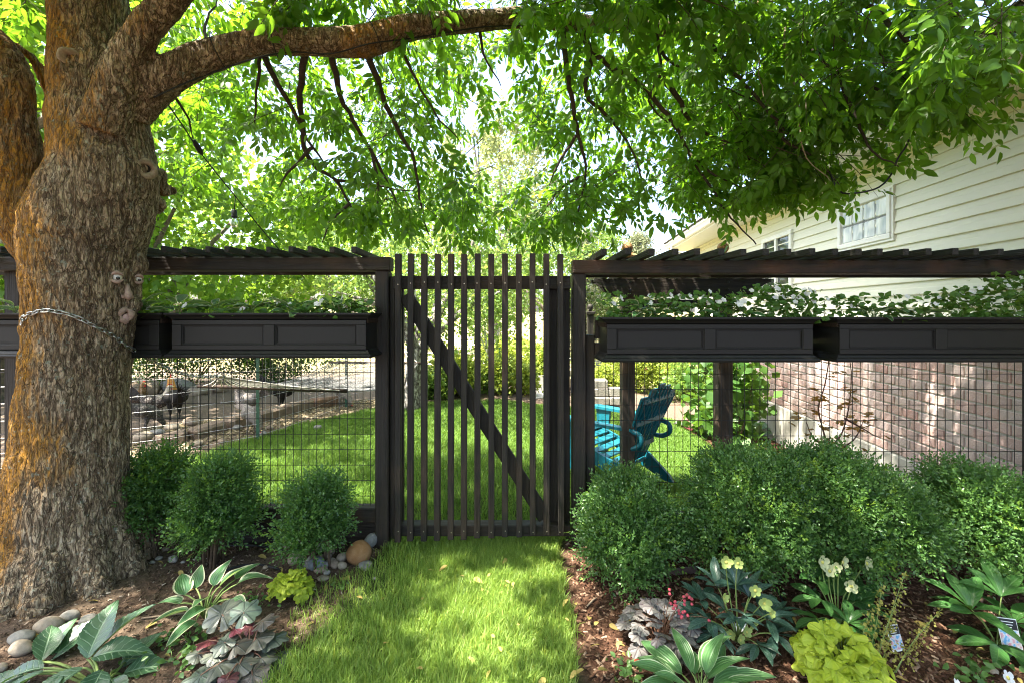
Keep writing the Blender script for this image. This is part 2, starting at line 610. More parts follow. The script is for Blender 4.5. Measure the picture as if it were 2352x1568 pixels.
def build_fence():
    # left section -------------------------------------------------
    f = thing('fence', 'black stained timber and wire fence left of the gate, behind the big trunk', 'fence', (-2.4, 2.95, 0))
    cb('post', M_WZ, f, xpx(861, FY), xpx(892, FY), FY, FY + .092, -.05, zpx(622, FY), .006)
    cb('post', M_WZ, f, xpx(8, 2.95), xpx(44, 2.95), 2.95, 3.04, -.05, zpx(622, 2.95), .006)
    cb('gate_stop', M_WZ, f, xpx(892, FY) + .001, xpx(904, FY), FY + .03, FY + .10, .05, zpx(634, FY))
    zt, zb = zpx(590, 2.88), zpx(622, 2.88)
    cb('top_beam', M_WX, f, -4.2, xpx(896, 2.88), 2.882, 2.972, zb + .001, zt, .006)
    k = 0
    x = xpx(813, 2.71)
    while x > -3.7:
        w = .030 + rnd.uniform(-.001, .003)
        dz = rnd.uniform(-.002, .003)
        dy = rnd.uniform(-.015, .015)
        m = MB().beam((x, 2.69 + dy, zt + .0195 + dz), (x + rnd.uniform(-.006, .006), 3.28, zt + .0195 + dz), w, .036, c=.003)
        m.build('rafter', M_WY, f)
        x -= .1235 + rnd.uniform(-.004, .004)
    cb('back_beam', M_WX, f, -4.2, xpx(880, 3.2), 3.16, 3.2, zt - .09, zt)
    cb('rail', M_WX, f, -4.2, xpx(861, FY), 2.935, 2.975, zpx(775, 2.95), zpx(725, 2.95))
    cb('rail', M_WX, f, -4.2, xpx(861, FY), 2.936, 2.974, zpx(813, 2.95), zpx(783, 2.95))
    cb('bottom_board', M_WX2, f, -4.2, xpx(861, FY), 2.945, 3.03, zpx(1200, 2.95), zpx(1166, 2.95), .006)
    cb('bottom_board', M_WX, f, -4.2, xpx(861, FY), 2.955, 3.02, -.06, zpx(1200, 2.95) - .003, .006)
    wire_panel(f, -3.42, xpx(859, 3.0), zpx(1166, 2.98), zpx(818, 3.0), 2.995)
    # right section ------------------------------------------------
    f = thing('fence', 'black stained timber and wire fence right of the gate, beside the house', 'fence', (1.9, 2.95, 0))
    cb('post', M_WZ, f, xpx(1316, FY), xpx(1346, FY), FY, FY + .10, -.05, zpx(628, FY), .006)
    cb('inner_post', M_WZ, f, xpx(1346, FY) + .002, xpx(1364, 2.97), 2.93, 3.02, -.05, zpx(770, FY), .006)
    zt, zb = zpx(597, 2.88), zpx(629, 2.88)
    cb('top_beam', M_WX2, f, xpx(1316, 2.88), 4.4, 2.882, 2.972, zb + .001, zt, .006)
    x = xpx(1386, 2.70)
    while x < 3.9:
        w = .034 + rnd.uniform(-.001, .004)
        dz = rnd.uniform(-.002, .003)
        dy = rnd.uniform(-.02, .02)
        MB().beam((x, 2.67 + dy, zt + .0215 + dz), (x + rnd.uniform(-.008, .008), 3.28, zt + .0215 + dz), w, .040, c=.003).build('rafter', M_WY, f)
        x += .137 + rnd.uniform(-.006, .006)
    cb('back_beam', M_WX, f, xpx(1330, 3.2), 4.4, 3.16, 3.2, zt - .09, zt)
    cb('rail', M_WX, f, xpx(1364, 2.97) + .002, 4.4, 2.935, 2.975, zpx(778, 2.95), zpx(730, 2.95))
    cb('rail', M_WX, f, xpx(1364, 2.97) + .002, 4.4, 2.936, 2.974, zpx(820, 2.95), zpx(787, 2.95))
    cb('bottom_board', M_WX, f, xpx(1364, 2.97) + .002, 4.4, 2.945, 3.03, -.06, zpx(1180, 2.95), .006)
    cb('post', M_WZ, f, 3.45, 3.54, 2.99, 3.08, -.05, zb, .006)
    wire_panel(f, xpx(1366, 3.0) + .02, 3.6, zpx(1182, 2.98), zpx(822, 3.0), 2.995)
    # gate ---------------------------------------------------------
    g = thing('gate', 'tall black slatted garden gate with diagonal brace', 'gate', (-.2, 2.9, 0))
    sl = [913.7, 942.8, 973.6, 1004.9, 1035.6, 1065.8, 1096.8, 1128.1, 1159.7, 1191.6, 1223.4, 1255.3, 1287.5]
    w = .0375
    zt, zb = zpx(583, 2.86), zpx(1238, 2.86)
    for k, q in enumerate(sl):
        xc = xpx(q, 2.86)
        lean = rnd.uniform(-.003, .003) + (k - 6) * .0006
        a = rnd.uniform(-.006, .006)
        o = MB().beam((xc + lean, 2.878, zb + .004 * k - .02 + a), (xc, 2.878, zt + a * .5), w, .038, up=(0, 1, 0), c=.003).build('slat', M_WZ, g)
        for zz in (zpx(651, 2.86), zpx(1219, 2.86)):
            MB().lathe([(.0038, 0), (.0038, .002), (.0015, .0025)], (xc + rnd.uniform(-.004, .004), 2.859, zz + rnd.uniform(-.008, .008)), 8, Matrix.Rotation(PI / 2, 3, 'X')).build('screw', M_SCREW, o)
    x0, x1 = xpx(903, 2.9), xpx(1311, 2.9)
    cb('top_rail', M_WX, g, x0, x1, 2.899, 2.938, zpx(664, 2.9), zpx(634, 2.9))
    cb('bottom_rail', M_WX, g, x0, x1, 2.899, 2.985, zpx(1231, 2.9), zpx(1206, 2.9), .005)
    cb('stile', M_WZ, g, x0, x0 + .055, 2.940, 2.978, zpx(1204, 2.9), zpx(636, 2.9))
    cb('stile', M_WZ, g, x1 - .132, x1, 2.939, 2.978, zpx(1204, 2.9), zpx(662, 2.9))
    MB().beam((xpx(930, 2.9), 2.919, zpx(667, 2.9) - .03), (xpx(1252, 2.9), 2.919, zpx(1190, 2.9)), .089, .038, up=(0, 1, 0), c=.004).build('brace', woodmat('stained_wood_brace', 2, BLK, BLK2, WARM, .2), g)
    for yy in (702, 882):
        h = MB().box(x1 - .004, x1 + .010, 2.893, 2.899, zpx(yy + 13, 2.9), zpx(yy - 13, 2.9), .001)
        h.lathe([(.006, -.05), (.006, .05)], (x1 + .004, 2.892, zpx(yy, 2.9)), 8)
        h.build('hinge', M_BLACK, g)


build_fence()


# ------------------------------------------------------------------ window-box planters
def rect_loft(mb, x0, x1, y0, y1, prof, close_top=False):
    vs = []
    for z, o in prof:
        vs += [(x0 - o, y0 - o, z), (x1 + o, y0 - o, z), (x1 + o, y1, z), (x0 - o, y1, z)]
    fs = []
    for i in range(len(prof) - 1):
        for k in range(4):
            k2 = (k + 1) % 4
            fs.append((i * 4 + k, i * 4 + k2, i * 4 + 4 + k2, i * 4 + 4 + k))
    fs.append((3, 2, 1, 0))
    if close_top:
        n = len(prof) * 4 - 4
        fs.append((n, n + 1, n + 2, n + 3))
    return mb.add(vs, fs)


def planter(x0, x1, zt, label, tilt=0.0):
    """x0..x1 at the rim; zt its top"""
    y0, y1 = 2.665, 2.93
    e = .034
    p = thing('planter_box', label, 'planter', ((x0 + x1) / 2, y1, zt - .25), 'black window boxes hung on the fence')
    zb = zt - .262
    bx0, bx1, by0 = x0 + e, x1 - e, y0 + e
    b = MB()
    rect_loft(b, bx0, bx1, by0, y1, [(zb + .03, .0), (zt - .028, .0)])
    b.build('body', M_PLANTER, p)
    m = MB()
    rect_loft(m, bx0, bx1, by0, y1, [(zb, .030), (zb + .012, .034), (zb + .020, .030), (zb + .026, .020), (zb + .034, .014), (zb + .038, .012), (zb + .046, .004), (zb + .05, .001)], True)
    m.build('base_moulding', M_PLANTER, p)
    m = MB()
    prof = [(zt - .040, .001), (zt - .034, .010), (zt - .028, .013), (zt - .022, .020), (zt - .014, .030), (zt - .010, .034), (zt, .034), (zt, .012), (zt - .045, -.006), (zt - .05, -.02)]
    rect_loft(m, bx0, bx1, by0, y1, prof)
    m.f.pop()
    m.build('rim', M_PLANTER, p)
    m = MB().box(bx0 - .01, bx1 + .01, by0, y1 - .002, zt - .06, zt - .03)
    m.build('potting_soil', plain('potting_soil', (.03, .02, .014), .95, .1, .5, 90, .8), p)
    # raised frame round two sunk panels
    mid = (bx0 + bx1) / 2
    t = .013
    za, zc = zb + .075, zt - .070
    fr = MB()
    xs = [bx0 - .0005, bx0 + .055, mid - .032, mid + .032, bx1 - .055, bx1 + .0005]
    fr.box(xs[0], xs[5], by0 - t, by0 - .001, zc, zt - .042, .002)
    fr.box(xs[0], xs[5], by0 - t, by0 - .001, zb + .048, za, .002)
    for a, c in ((xs[0], xs[1]), (xs[2], xs[3]), (xs[4], xs[5])):
        fr.box(a, c, by0 - t - .0006, by0 - .0012, za, zc, .002)
    fr.build('panel_frame', M_PLANTER, p)
    for a, c in ((xs[1], xs[2]), (xs[3], xs[4])):
        mo = MB()
        for q, w in ((.0, .005), (.009, .004)):
            for (ax, cx, az, cz) in ((a + q, c - q, zc - q - w, zc - q), (a + q, c - q, za + q, za + q + w), (a + q, a + q + w, za + q + w, zc - q - w), (c - q - w, c - q, za + q + w, zc - q - w)):
                mo.box(ax, cx, by0 - .008 + q * .4, by0 - .0015, az, cz, .001)
        mo.build('panel_moulding', M_PLANTER, p)
    return p


ZL = zpx(719, 2.63)
ZR = zpx(729, 2.63)
planter(xpx(375, 2.665), xpx(851, 2.665), ZL, 'black panelled window box between the trunk and the gate')
planter(xpx(-105, 2.665), xpx(371, 2.665), ZL, 'black panelled window box half hidden behind the big trunk')
planter(xpx(1383, 2.665), xpx(1886, 2.665), ZR, 'black panelled window box full of white flowers, right of the gate')
planter(xpx(1922, 2.665), xpx(1922, 2.665) + 1.27, ZR, 'black panelled window box at the right edge, before the brick wall')


# ------------------------------------------------------------------ house
WU = Vector((.109, 1, 0)).normalized()
WN = Vector((-1, .109, 0)).normalized()
W0 = Vector((3.45, 0, 0))
WF = math.hypot(.109, 1)


def W(y, out, z):
    """point of the house wall at depth y along it, out metres in front of it"""
    p = W0 + WU * (y * WF) + WN * out
    return Vector((p.x, p.y, z))


def wbox(mb, y0, y1, o0, o1, z0, z1, c=0.0):
    M = Matrix((WN, WU, Vector((0, 0, 1)))).transposed()
    ctr = W((y0 + y1) / 2, (o0 + o1) / 2, (z0 + z1) / 2)
    return mb.obox(ctr, (o1 - o0, (y1 - y0) * WF, z1 - z0), M, c)


def build_house():
    YA, YB = 1.2, 11.7
    h = thing('house', 'cream sided house with pink brick base and deep eave', 'house', (5.5, 6, -.6))
    t = NT('vinyl_siding')
    v = t.coords((3, 3, 60))
    nz = t.noise(v, 1, 3)
    big = t.noise(t.coords(), .8, 3)
    c = t.mix(big, (.66, .65, .52), (.74, .73, .62))
    m_sid = t.done(t.pbr(c, .5, .35, t.bump(nz, .12, .002)))
    m_trim = plain('cream_trim', (.68, .64, .45), .5, .35, .05, 8, .04)
    # framed wall behind the boards
    wbox(MB(), YA, YB, -.5, -.02, 1.27, 3.30).build('wall', plain('sheathing', (.3, .28, .22)), h)
    sw = h.children[-1]
    zs = 1.30
    k = 0
    M = Matrix((WN, WU, Vector((0, 0, 1)))).transposed()
    while zs < 3.02:
        e = .127
        b = MB()
        # clapboard wedge: lower edge proud
        prof = [(-.018, zs + e + .012), (-.003, zs + e + .012), (.004, zs + e * .55), (.006, zs + e * .5), (.017, zs + .006), (.016, zs), (-.018, zs)]
        b.prism(prof, lambda a, z, y: W(y, a, z), YA, YB)
        b.build('siding_board', m_sid, sw)
        zs += e
    for z0, z1, o in ((3.035, 3.10, .022), (3.103, 3.162, .034)):
        wbox(MB(), YA, YB, -.018, o, z0, z1, .003).build('frieze_board', m_trim, h)
    # brick base
    t = NT('mortar_brick')
    v = t.coords()
    vm = t.n('ShaderNodeMapping')
    nz = t.noise(v, 60, 5, .7)
    mor = t.done(t.pbr(t.ramp(nz, [(.3, (.34, .31, .27)), (.7, (.52, .49, .44))]), .95, .1, t.bump(nz, .6, .006)))
    bw = wbox(MB(), YA, YB, -.4, -.006, .055, 1.27).build('brick_wall', mor, h)
    bms = []
    for col in ((.50, .31, .265), (.56, .37, .32), (.48, .34, .305), (.42, .235, .195), (.54, .40, .355)):
        t = NT('pink_brick')
        v = t.coords()
        oi = t.n('ShaderNodeObjectInfo')
        a = t.noise(v, 14, 5, .7)
        b = t.noise(v, 90, 4, .7)
        c = t.mix(t.ramp(a, [(.35, 0.), (.7, .75)]), col, tuple(x * .55 + .22 for x in col))
        c = t.mix(t.ramp(b, [(.35, .5), (.6, 0.)]), c, tuple(x * .6 for x in col))
        c = t.mix(t.math('MULTIPLY', oi.outputs['Random'], .35), c, (.42, .36, .33))
        bms.append(t.done(t.pbr(c, .92, .15, t.bump(t.math('ADD', a, b), .8, .006))))
    CH, BL = .1005, .205
    meshes = []
    for k in range(15):
        g = rnd.uniform(-.003, .003)
        b = MB()
        b.obox(Vector((-.012 + g * .6, 0, 0)), (.03, BL - .014, CH - .016), Matrix.Identity(3), .006)
        vv = np.array(b.v)
        vv += npr.normal(0, .0014, vv.shape)
        b.v = [tuple(q) for q in vv]
        meshes.append(b.mesh('brick', bms[k % 5]))
    R4 = Matrix((WN, WU, Vector((0, 0, 1)))).transposed().to_4x4()
    for r in range(12):
        z = .055 + CH * (r + .5)
        y = 3.28 + (BL / 2 / WF if r % 2 else 0)
        while y < 8.05:
            o = link('brick', meshes[rnd.choice([0, 1, 2, 5, 6, 7, 10, 11, 12, 4, 9, 14, rnd.randrange(15)])], bw)
            o.matrix_basis = Matrix.Translation(W(y, .002, z)) @ R4 @ Matrix.Rotation(rnd.uniform(-.006, .006), 4, 'X')
            y += BL / WF
    # remaining, more distant brickwork beyond the singly laid bricks
    far = MB()
    fmat = bms[0]
    for r in range(12):
        z = .055 + CH * (r + .5)
        y = 8.16 + (BL / 2 / WF if r % 2 else 0)
        while y < YB - .05:
            wbox(far, y - (BL - .014) / 2 / WF, y + (BL - .014) / 2 / WF, -.03, .004, z - (CH - .016) / 2, z + (CH - .016) / 2)
            y += BL / WF
    setting(far.build('far_bricks', bms[1], bw), 'stuff')
    wbox(MB(), YA, YB, -.38, .03, -.9, .052, .01).build('foundation', plain('concrete', (.40, .39, .34), .9, .2, .2, 5, .3), h)
    # eave
    zs = 3.165
    sf = wbox(MB(), YA, YB + .3, .0, .585, zs + .012, zs + .02).build('soffit', m_trim, h)
    m_sof = plain('soffit_vinyl', (.70, .69, .60), .5, .35, .04, 8, .03)
    y = 2.0
    while y < YB + .25:
        for j in range(3):
            wbox(MB(), y + j * .1 + .004, y + j * .1 + .096, .002, .582, zs, zs + .011, .004).build('soffit_panel', m_sof, sf)
        y += .3
    wbox(MB(), YA, YB + .3, .586, .605, zs - .012, zs + .15, .003).build('fascia', M_WHITE, h)
    g = MB()
    prof = [(.607, zs + .145), (.607, zs + .035), (.615, zs + .025), (.675, zs + .025), (.69, zs + .06), (.705, zs + .09), (.72, zs + .105), (.72, zs + .14), (.728, zs + .145), (.70, zs + .15)]
    g.prism(prof, lambda a, z, y: W(y, a, z), YA, YB + .3)
    g.build('gutter', M_WHITE, h)
    rf = MB().prism([(.73, zs + .155), (.73, zs + .175), (-4.0, zs + 1.75), (-4.0, zs + 1.73)], lambda a, z, y: W(y, a, z), YA - .3, YB + .3).build('roof', plain('roof_deck', (.12, .11, .1), .9), h)
    m_sh = plain('shingle', (.13, .12, .115), .9, .2, .4, 120, .6)
    for r in range(14):
        a = .75 - r * .14
        zz = zs + .178 + (.73 - a) * .333
        MB().prism([(a, zz), (a, zz + .011), (a - .16, zz + .011 + .0533 - .008), (a - .16, zz + .0533 - .008)], lambda q, z, y: W(y, q, z), YA - .3, YB + .3).build('shingle_course', m_sh, rf)
    ds = MB().tube([W(YB - .25, .66, zs + .03), W(YB - .25, .66, zs - .08), W(YB - .25, .05, zs - .3), W(YB - .25, .05, -.6)], .04, 8)
    ds.build('downspout', M_WHITE, h)
    # glass-block window
    t = NT('glass_block')
    v = t.coords((1, 1, 1), 'Generated', (0, 0, 0))
    nz = t.noise(t.coords((7, 9, 3.5)), 1.0, 1, .4, 1.2)
    c = t.ramp(nz, [(.3, (.42, .48, .54)), (.5, (.70, .73, .75)), (.7, (.86, .87, .86))])  # streaks of reflected sky painted into the block colour
    m_gb = t.done(t.pbr(c, .10, .9, t.bump(nz, .5, .03)))
    w = thing_part(h, 'window')
    y0, y1, z0, z1 = 4.72, 5.62, 2.28, 2.80
    fr = MB()
    for a, b, c, d in ((y0, y1, z0, z0 + .055), (y0, y1, z1 - .055, z1), (y0, y0 + .055, z0 + .055, z1 - .055), (y1 - .055, y1, z0 + .055, z1 - .055)):
        wbox(fr, a, b, -.01, .045, c, d, .006)
    for a, b, c, d in ((y0 - .028, y1 + .028, z0 - .028, z0), (y0 - .028, y1 + .028, z1, z1 + .028), (y0 - .028, y0, z0, z1), (y1, y1 + .028, z0, z1)):
        wbox(fr, a, b, -.01, .030, c, d, .004)
    wf = fr.build('window', M_WHITE, h)
    bw_, bh_ = (y1 - y0 - .11) / 4, (z1 - z0 - .11) / 2
    for i in range(4):
        for j in range(2):
            a, c = y0 + .055 + i * bw_, z0 + .055 + j * bh_
            wbox(MB(), a + .008, a + bw_ - .008, -.01, .022, c + .009, c + bh_ - .009, .012).build('glass_block', m_gb, wf)
    wbox(MB(), y0 + .056, y1 - .056, -.012, .006, z0 + .056, z1 - .056).build('mortar_joint', plain('joint', (.22, .23, .23)), wf)
    # sash window farther along
    y0, y1, z0, z1 = 6.75, 7.75, 1.72, 2.75
    fr = MB()
    for a, b, c, d in ((y0, y1, z0, z0 + .07), (y0, y1, z1 - .07, z1), (y0, y0 + .07, z0 + .07, z1 - .07), (y1 - .07, y1, z0 + .07, z1 - .07), ((y0 + y1) / 2 - .03, (y0 + y1) / 2 + .03, z0 + .07, z1 - .07)):
        wbox(fr, a, b, -.01, .05, c, d, .006)
    wf = fr.build('window', M_WHITE, h)
    t = NT('window_glass')
    m_gl = t.done(t.pbr((.03, .035, .04), .04, 1.0))
    for a, b in ((y0 + .07, (y0 + y1) / 2 - .03), ((y0 + y1) / 2 + .03, y1 - .07)):
        wbox(MB(), a, b, -.01, .015, z0 + .07, z1 - .07).build('pane', m_gl, wf)


def thing_part(h, n):
    return None


build_house()


# ------------------------------------------------------------------ the big ash tree
def catmull(pts, rad, step=0.04):
    P_ = [Vector(p) for p in pts]
    out, ro = [], []
    n = len(P_)
    for i in range(n - 1):
        p0, p1, p2, p3 = P_[max(i - 1, 0)], P_[i], P_[i + 1], P_[min(i + 2, n - 1)]
        m = max(2, int((p2 - p1).length / step))
        for k in range(m):
            t = k / m
            out.append(0.5 * ((2 * p1) + (p2 - p0) * t + (2 * p0 - 5 * p1 + 4 * p2 - p3) * t * t + (3 * p1 - p0 - 3 * p2 + p3) * t ** 3))
            ro.append(rad[i] * (1 - t) + rad[i + 1] * t)
    out.append(P_[-1])
    ro.append(rad[-1])
    return out, ro


def bark_mat():
    t = NT('ash_bark')
    v1 = t.coords((26, 26, 8))
    v2 = t.coords((70, 70, 26))
    a = t.noise(v1, 1, 6, .7, .6)
    b = t.noise(v2, 1, 5, .7, .3)
    c = t.noise(t.coords(), 2.2, 4, .6)
    hgt = t.math('ADD', t.math('MULTIPLY', a, .65), t.math('MULTIPLY', b, .45))
    at = t.n('ShaderNodeAttribute', _attribute_name='ridge')
    def crack(sc, seed, wd):
        n = t.noise(t.coords(sc), seed, 3, .55, .7)
        return t.ramp(t.math('ABSOLUTE', t.math('SUBTRACT', n, .5)), [(0.0, 0.), (wd, 1.)])
    c1 = crack((30, 30, 7), 1.0, .05)
    c2 = crack((62, 62, 16), 1.13, .06)
    ck = t.math('MULTIPLY', c1, t.math('ADD', t.math('MULTIPLY', c2, .6), .4))
    base = t.ramp(hgt, [(.36, (.19, .125, .072)), (.5, (.31, .225, .138)), (.60, (.43, .335, .22)), (.70, (.58, .49, .36))])
    base = t.mix(t.math('SUBTRACT', 1.0, ck), base, (.085, .057, .035))
    base = t.mix(t.ramp(at.outputs[2], [(.05, .55), (.6, 0.)]), base, (.045, .029, .018))
    hgt = t.math('ADD', hgt, t.math('MULTIPLY', ck, .6))
    # ochre lichen, thicker on the weather side and low on the trunk
    g = t.n('ShaderNodeNewGeometry')
    sx = t.n('ShaderNodeSeparateXYZ')
    t.put(sx.inputs[0], g.outputs['Normal'])
    ps = t.n('ShaderNodeSeparateXYZ')
    t.put(ps.inputs[0], g.outputs['Position'])
    side = t.math('MULTIPLY_ADD', sx.outputs[0], -.16)
    side.node.inputs[2].default_value = .0
    lowz = t.math('MULTIPLY_ADD', ps.outputs[0], -.55)
    lowz.node.inputs[2].default_value = -1.36
    lowz = t.math('MINIMUM', t.math('MAXIMUM', lowz, -.12), .17)
    li = t.math('ADD', t.math('ADD', t.math('ADD', c, side), lowz), t.math('MULTIPLY', b, .16))
    lm = t.math('MULTIPLY', t.ramp(li, [(.45, 0.), (.60, .95)]), t.math('ADD', t.math('MULTIPLY', ck, .75), .25))
    lich = t.ramp(b, [(.3, (.20, .085, .010)), (.6, (.42, .20, .022)), (.75, (.52, .30, .06))])
    col = t.mix(lm, base, lich)
    # grey-green crust lichen in dots
    d = t.noise(t.coords((1, 1, 1)), 34, 3, .6)
    gm = t.ramp(d, [(.62, 0.), (.68, .6)])
    col = t.mix(gm, col, (.33, .36, .28))
    return t.done(t.pbr(col, .92, .2, t.bump(hgt, 1.0, .02)))


ASH = thing('ash_tree', 'huge gnarled ash tree leaning over the fence at left', 'tree', (-2.45, 2.55, 0))
M_BARK = bark_mat()


def px_limb(rows, dscale=1.0):
    pts = [P(a, b, d) for a, b, d, t in rows]
    rad = [t / 2 * d / F * dscale for a, b, d, t in rows]
    return pts, rad


LIMB = [(300, 250, 2.52, 100), (350, 200, 2.50, 94), (400, 165, 2.50, 86), (480, 128, 2.55, 74), (600, 98, 2.6, 63), (720, 97, 2.65, 64), (840, 96, 2.7, 76), (920, 69, 2.75, 62), (1000, 56, 2.8, 56),
        (1100, 49, 2.9, 50), (1220, 40, 3.0, 46), (1310, 53, 3.05, 42), (1440, 59, 3.15, 38), (1560, 68, 3.2, 34), (1640, 52, 3.3, 28), (1750, 8, 3.4, 23), (1850, -45, 3.5, 20), (1980, -110, 3.6, 14)]


def build_trunk():
    prof = [(1345, -48, 336), (1335, -40, 325), (1300, -30, 315), (1250, -20, 308), (1180, -8, 303), (1100, 2, 300), (1000, 16, 298), (950, 22, 298), (880, 33, 299), (800, 43, 303), (740, 46, 312), (680, 44, 324),
            (620, 40, 328), (560, 32, 338), (500, 46, 354), (440, 76, 366), (390, 94, 368), (330, 101, 352), (280, 103, 345), (200, 104, 330), (100, 106, 302), (0, 108, 299), (-150, 112, 290), (-420, 122, 270), (-800, 140, 255)]
    mb = MB()
    pts, rad = [], []
    Yc = 2.55
    for y, a, b in prof:
        ta, tb = math.atan((a - CX) / F), math.atan((b - CX) / F)
        th, al = (ta + tb) / 2, (tb - ta) / 2
        dist = Yc / math.cos(th)
        pts.append(Vector((Yc * math.tan(th), Yc, zpx(y, Yc))))
        rad.append(dist * math.sin(al))
    pts.insert(0, Vector((pts[0].x, pts[0].y, -.25)))
    rad.insert(0, rad[0] * 1.12)
    p2, r2 = catmull(pts, rad, .05)
    mb.tube(p2, r2, 40)
    # root flare
    for k in range(9):
        a = -PI / 2 + (k - 4) * .55 + rnd.uniform(-.15, .15)
        c = Vector((-2.47, 2.55, 0))
        d = Vector((math.cos(a), math.sin(a), 0))
        L = rnd.uniform(.36, .46)
        q, r = catmull([c + d * .16 + Vector((0, 0, .42)), c + d * .235 + Vector((0, 0, .2)), c + d * .30 + Vector((0, 0, .05)), c + d * L + Vector((0, 0, -.07))], [.06, .09, .085, .05])
        mb.tube(q, r, 12)
    for rows, s in ((LIMB, .92),
                    ([(235, 300, 2.42, 120), (262, 215, 2.40, 118), (292, 140, 2.38, 98), (340, 60, 2.36, 88), (400, -15, 2.34, 84), (480, -100, 2.3, 76), (600, -220, 2.2, 60)], .76),
                    ([(120, 600, 2.52, 150), (70, 520, 2.48, 160), (38, 420, 2.45, 150), (24, 300, 2.43, 140), (14, 190, 2.42, 135), (-8, 125, 2.42, 125), (-60, 70, 2.42, 105), (-150, 20, 2.42, 90)], .69),
                    ([(20, 105, 2.5, 34), (70, 128, 2.55, 30), (105, 185, 2.6, 32), (125, 230, 2.62, 40)], .72)):
        q, r = px_limb(rows, s)
        q, r = catmull(q, r, .05)
        mb.tube(q, r, 18)
    # burls and stubs
    for (x, y, d, r) in ((362, 405, 2.47, .055), (372, 435, 2.50, .045), (345, 388, 2.36, .05), (392, 437, 2.5, .03), (355, 470, 2.45, .06), (158, 140, 2.32, .05), (150, 165, 2.34, .06), (820, 112, 2.68, .045), (855, 100, 2.66, .05), (295, 530, 2.36, .06),
                         (250, 580, 2.34, .06), (310, 610, 2.40, .07), (90, 560, 2.4, .07), (225, 480, 2.33, .07), (170, 690, 2.32, .06), (300, 700, 2.38, .05)):
        d = 2.40 + (max(0, x - 175) / 160) ** 2 * .27 if x < 420 else d
        c = P(x, y, d + r * .45)
        mb.lathe([(r * math.sin(PI * k / 8) + .0005, -r * math.cos(PI * k / 8)) for k in range(9)], c, 14)
    ob = link('bark_cast', mb.mesh('bark_cast'))
    md = ob.modifiers.new('r', 'REMESH')
    md.mode = 'VOXEL'
    md.voxel_size = .0072
    sm = ob.modifiers.new('s', 'SMOOTH')
    sm.factor = .6
    sm.iterations = 14
    dg = bpy.context.evaluated_depsgraph_get()
    me = bpy.data.meshes.new_from_object(ob.evaluated_get(dg))
    bpy.data.objects.remove(ob)
    me.name = 'trunk'
    n = len(me.vertices)
    co = np.empty(n * 3, np.float32)
    me.vertices.foreach_get('co', co)
    co = co.reshape(-1, 3).astype(float)
    no = np.empty(n * 3, np.float32)
    me.vertices.foreach_get('normal', no)
    no = no.reshape(-1, 3).astype(float)
    # swirl of ridged bark; finer on the thin limbs
    wob = np.stack([noise3(co * 2.3 + 7), noise3(co * 2.3 + 31), noise3(co * 2.3 + 57)], 1) * .05
    fine = sstep(-1.9, -1.4, co[:, 0]) * sstep(2.2, 2.6, co[:, 2])
    q = (co + wob)
    q1 = q * np.array([33, 33, 7.5])
    q2 = q * np.array([62, 62, 17.])
    qa = q * np.array([9, 34, 34.])
    h1 = np.clip(np.abs(noise3(q1)) / .20, 0, 1)
    h2 = np.clip(np.abs(noise3(q2 + 11)) / .22, 0, 1)
    na = np.clip(np.abs(noise3(qa + 5)) / .22, 0, 1)
    ridge = (h1 * .66 + h2 * .34) * (1 - fine) + na * fine
    low = noise3(co * 5 + 3) * .016 + noise3(co * 11 + 9) * .010
    crust = sstep(.45, .05, co[:, 2]) * noise3(co * 38) * .012
    amp = .017 * (1 - fine) + .006 * fine
    dsp = low * (1 - fine * .7) + (ridge - .6) * amp * .55 + noise3(co * 60) * .003 + crust
    co = co + no * dsp[:, None]
    me.vertices.foreach_set('co', co.astype(np.float32).ravel())
    me.polygons.foreach_set('use_smooth', np.ones(len(me.polygons), bool))
    at = me.attributes.new('ridge', 'FLOAT', 'POINT')
    at.data.foreach_set('value', np.clip(ridge, 0, 1).astype(np.float32))
    me.materials.clear()
    me.materials.append(M_BARK)
    me.update()
    o = link('trunk', me, ASH)
    bv = BVHTree.FromPolygons([tuple(p) for p in co], [tuple(p.vertices) for p in me.polygons])
    return bv


BV = build_trunk()


def on_trunk(x, y):
    d = (P(x, y, 1) - Vector((0, 0, H))).normalized()
    h = BV.ray_cast(Vector((0, 0, H)), d)
    if h[0] is None:
        return P(x, y, 2.45), Vector((0, -1, 0))
    return h[0], h[1]


def face_frame(n, up=Vector((0, 0, 1))):
    s = up.cross(n).normalized()
    u = n.cross(s)
    return Matrix((s, u, n)).transposed()


def build_scars():
    t = NT('healed_wood')
    v = t.coords()
    nz = t.noise(v, 40, 5)
    m1 = t.done(t.pbr(t.ramp(nz, [(.3, (.17, .12, .075)), (.7, (.36, .29, .20))]), .8, .2, t.bump(nz, .5, .005)))
    m2 = plain('hollow', (.02, .015, .01), .9)
    for x, y, r, hole in ((336, 388, .056, .42), (160, 131, .045, .2)):
        p, n = on_trunk(x, y)
        n = (n * .3 + (Vector((0, 0, H)) - p).normalized()).normalized()
        if x > 300:
            n = (n + Vector((.25, 0, .05))).normalized()
        M = face_frame(n)
        mb = MB()
        mb.lathe([(r * 1.1, -.06), (r * 1.06, -.012), (r * .98, .002), (r * .84, .010), (r * .62, .009), (r * hole * 1.2, .005), (r * hole, -.004), (r * hole * .9, -.03)], p, 28, M)
        vv = np.array(mb.v)
        vv += np.stack([noise3(vv * 25), noise3(vv * 25 + 9), noise3(vv * 25 + 21)], 1) * .012
        mb.v = [tuple(q) for q in vv]
        mb.f.pop()
        s = mb.build('branch_scar', m1, ASH, True)
        MB().lathe([(r * hole * .92, -.03), (r * hole * .9, -.004), (.001, -.008)], p, 20, M).build('hollow', m2, s, True)


build_scars()


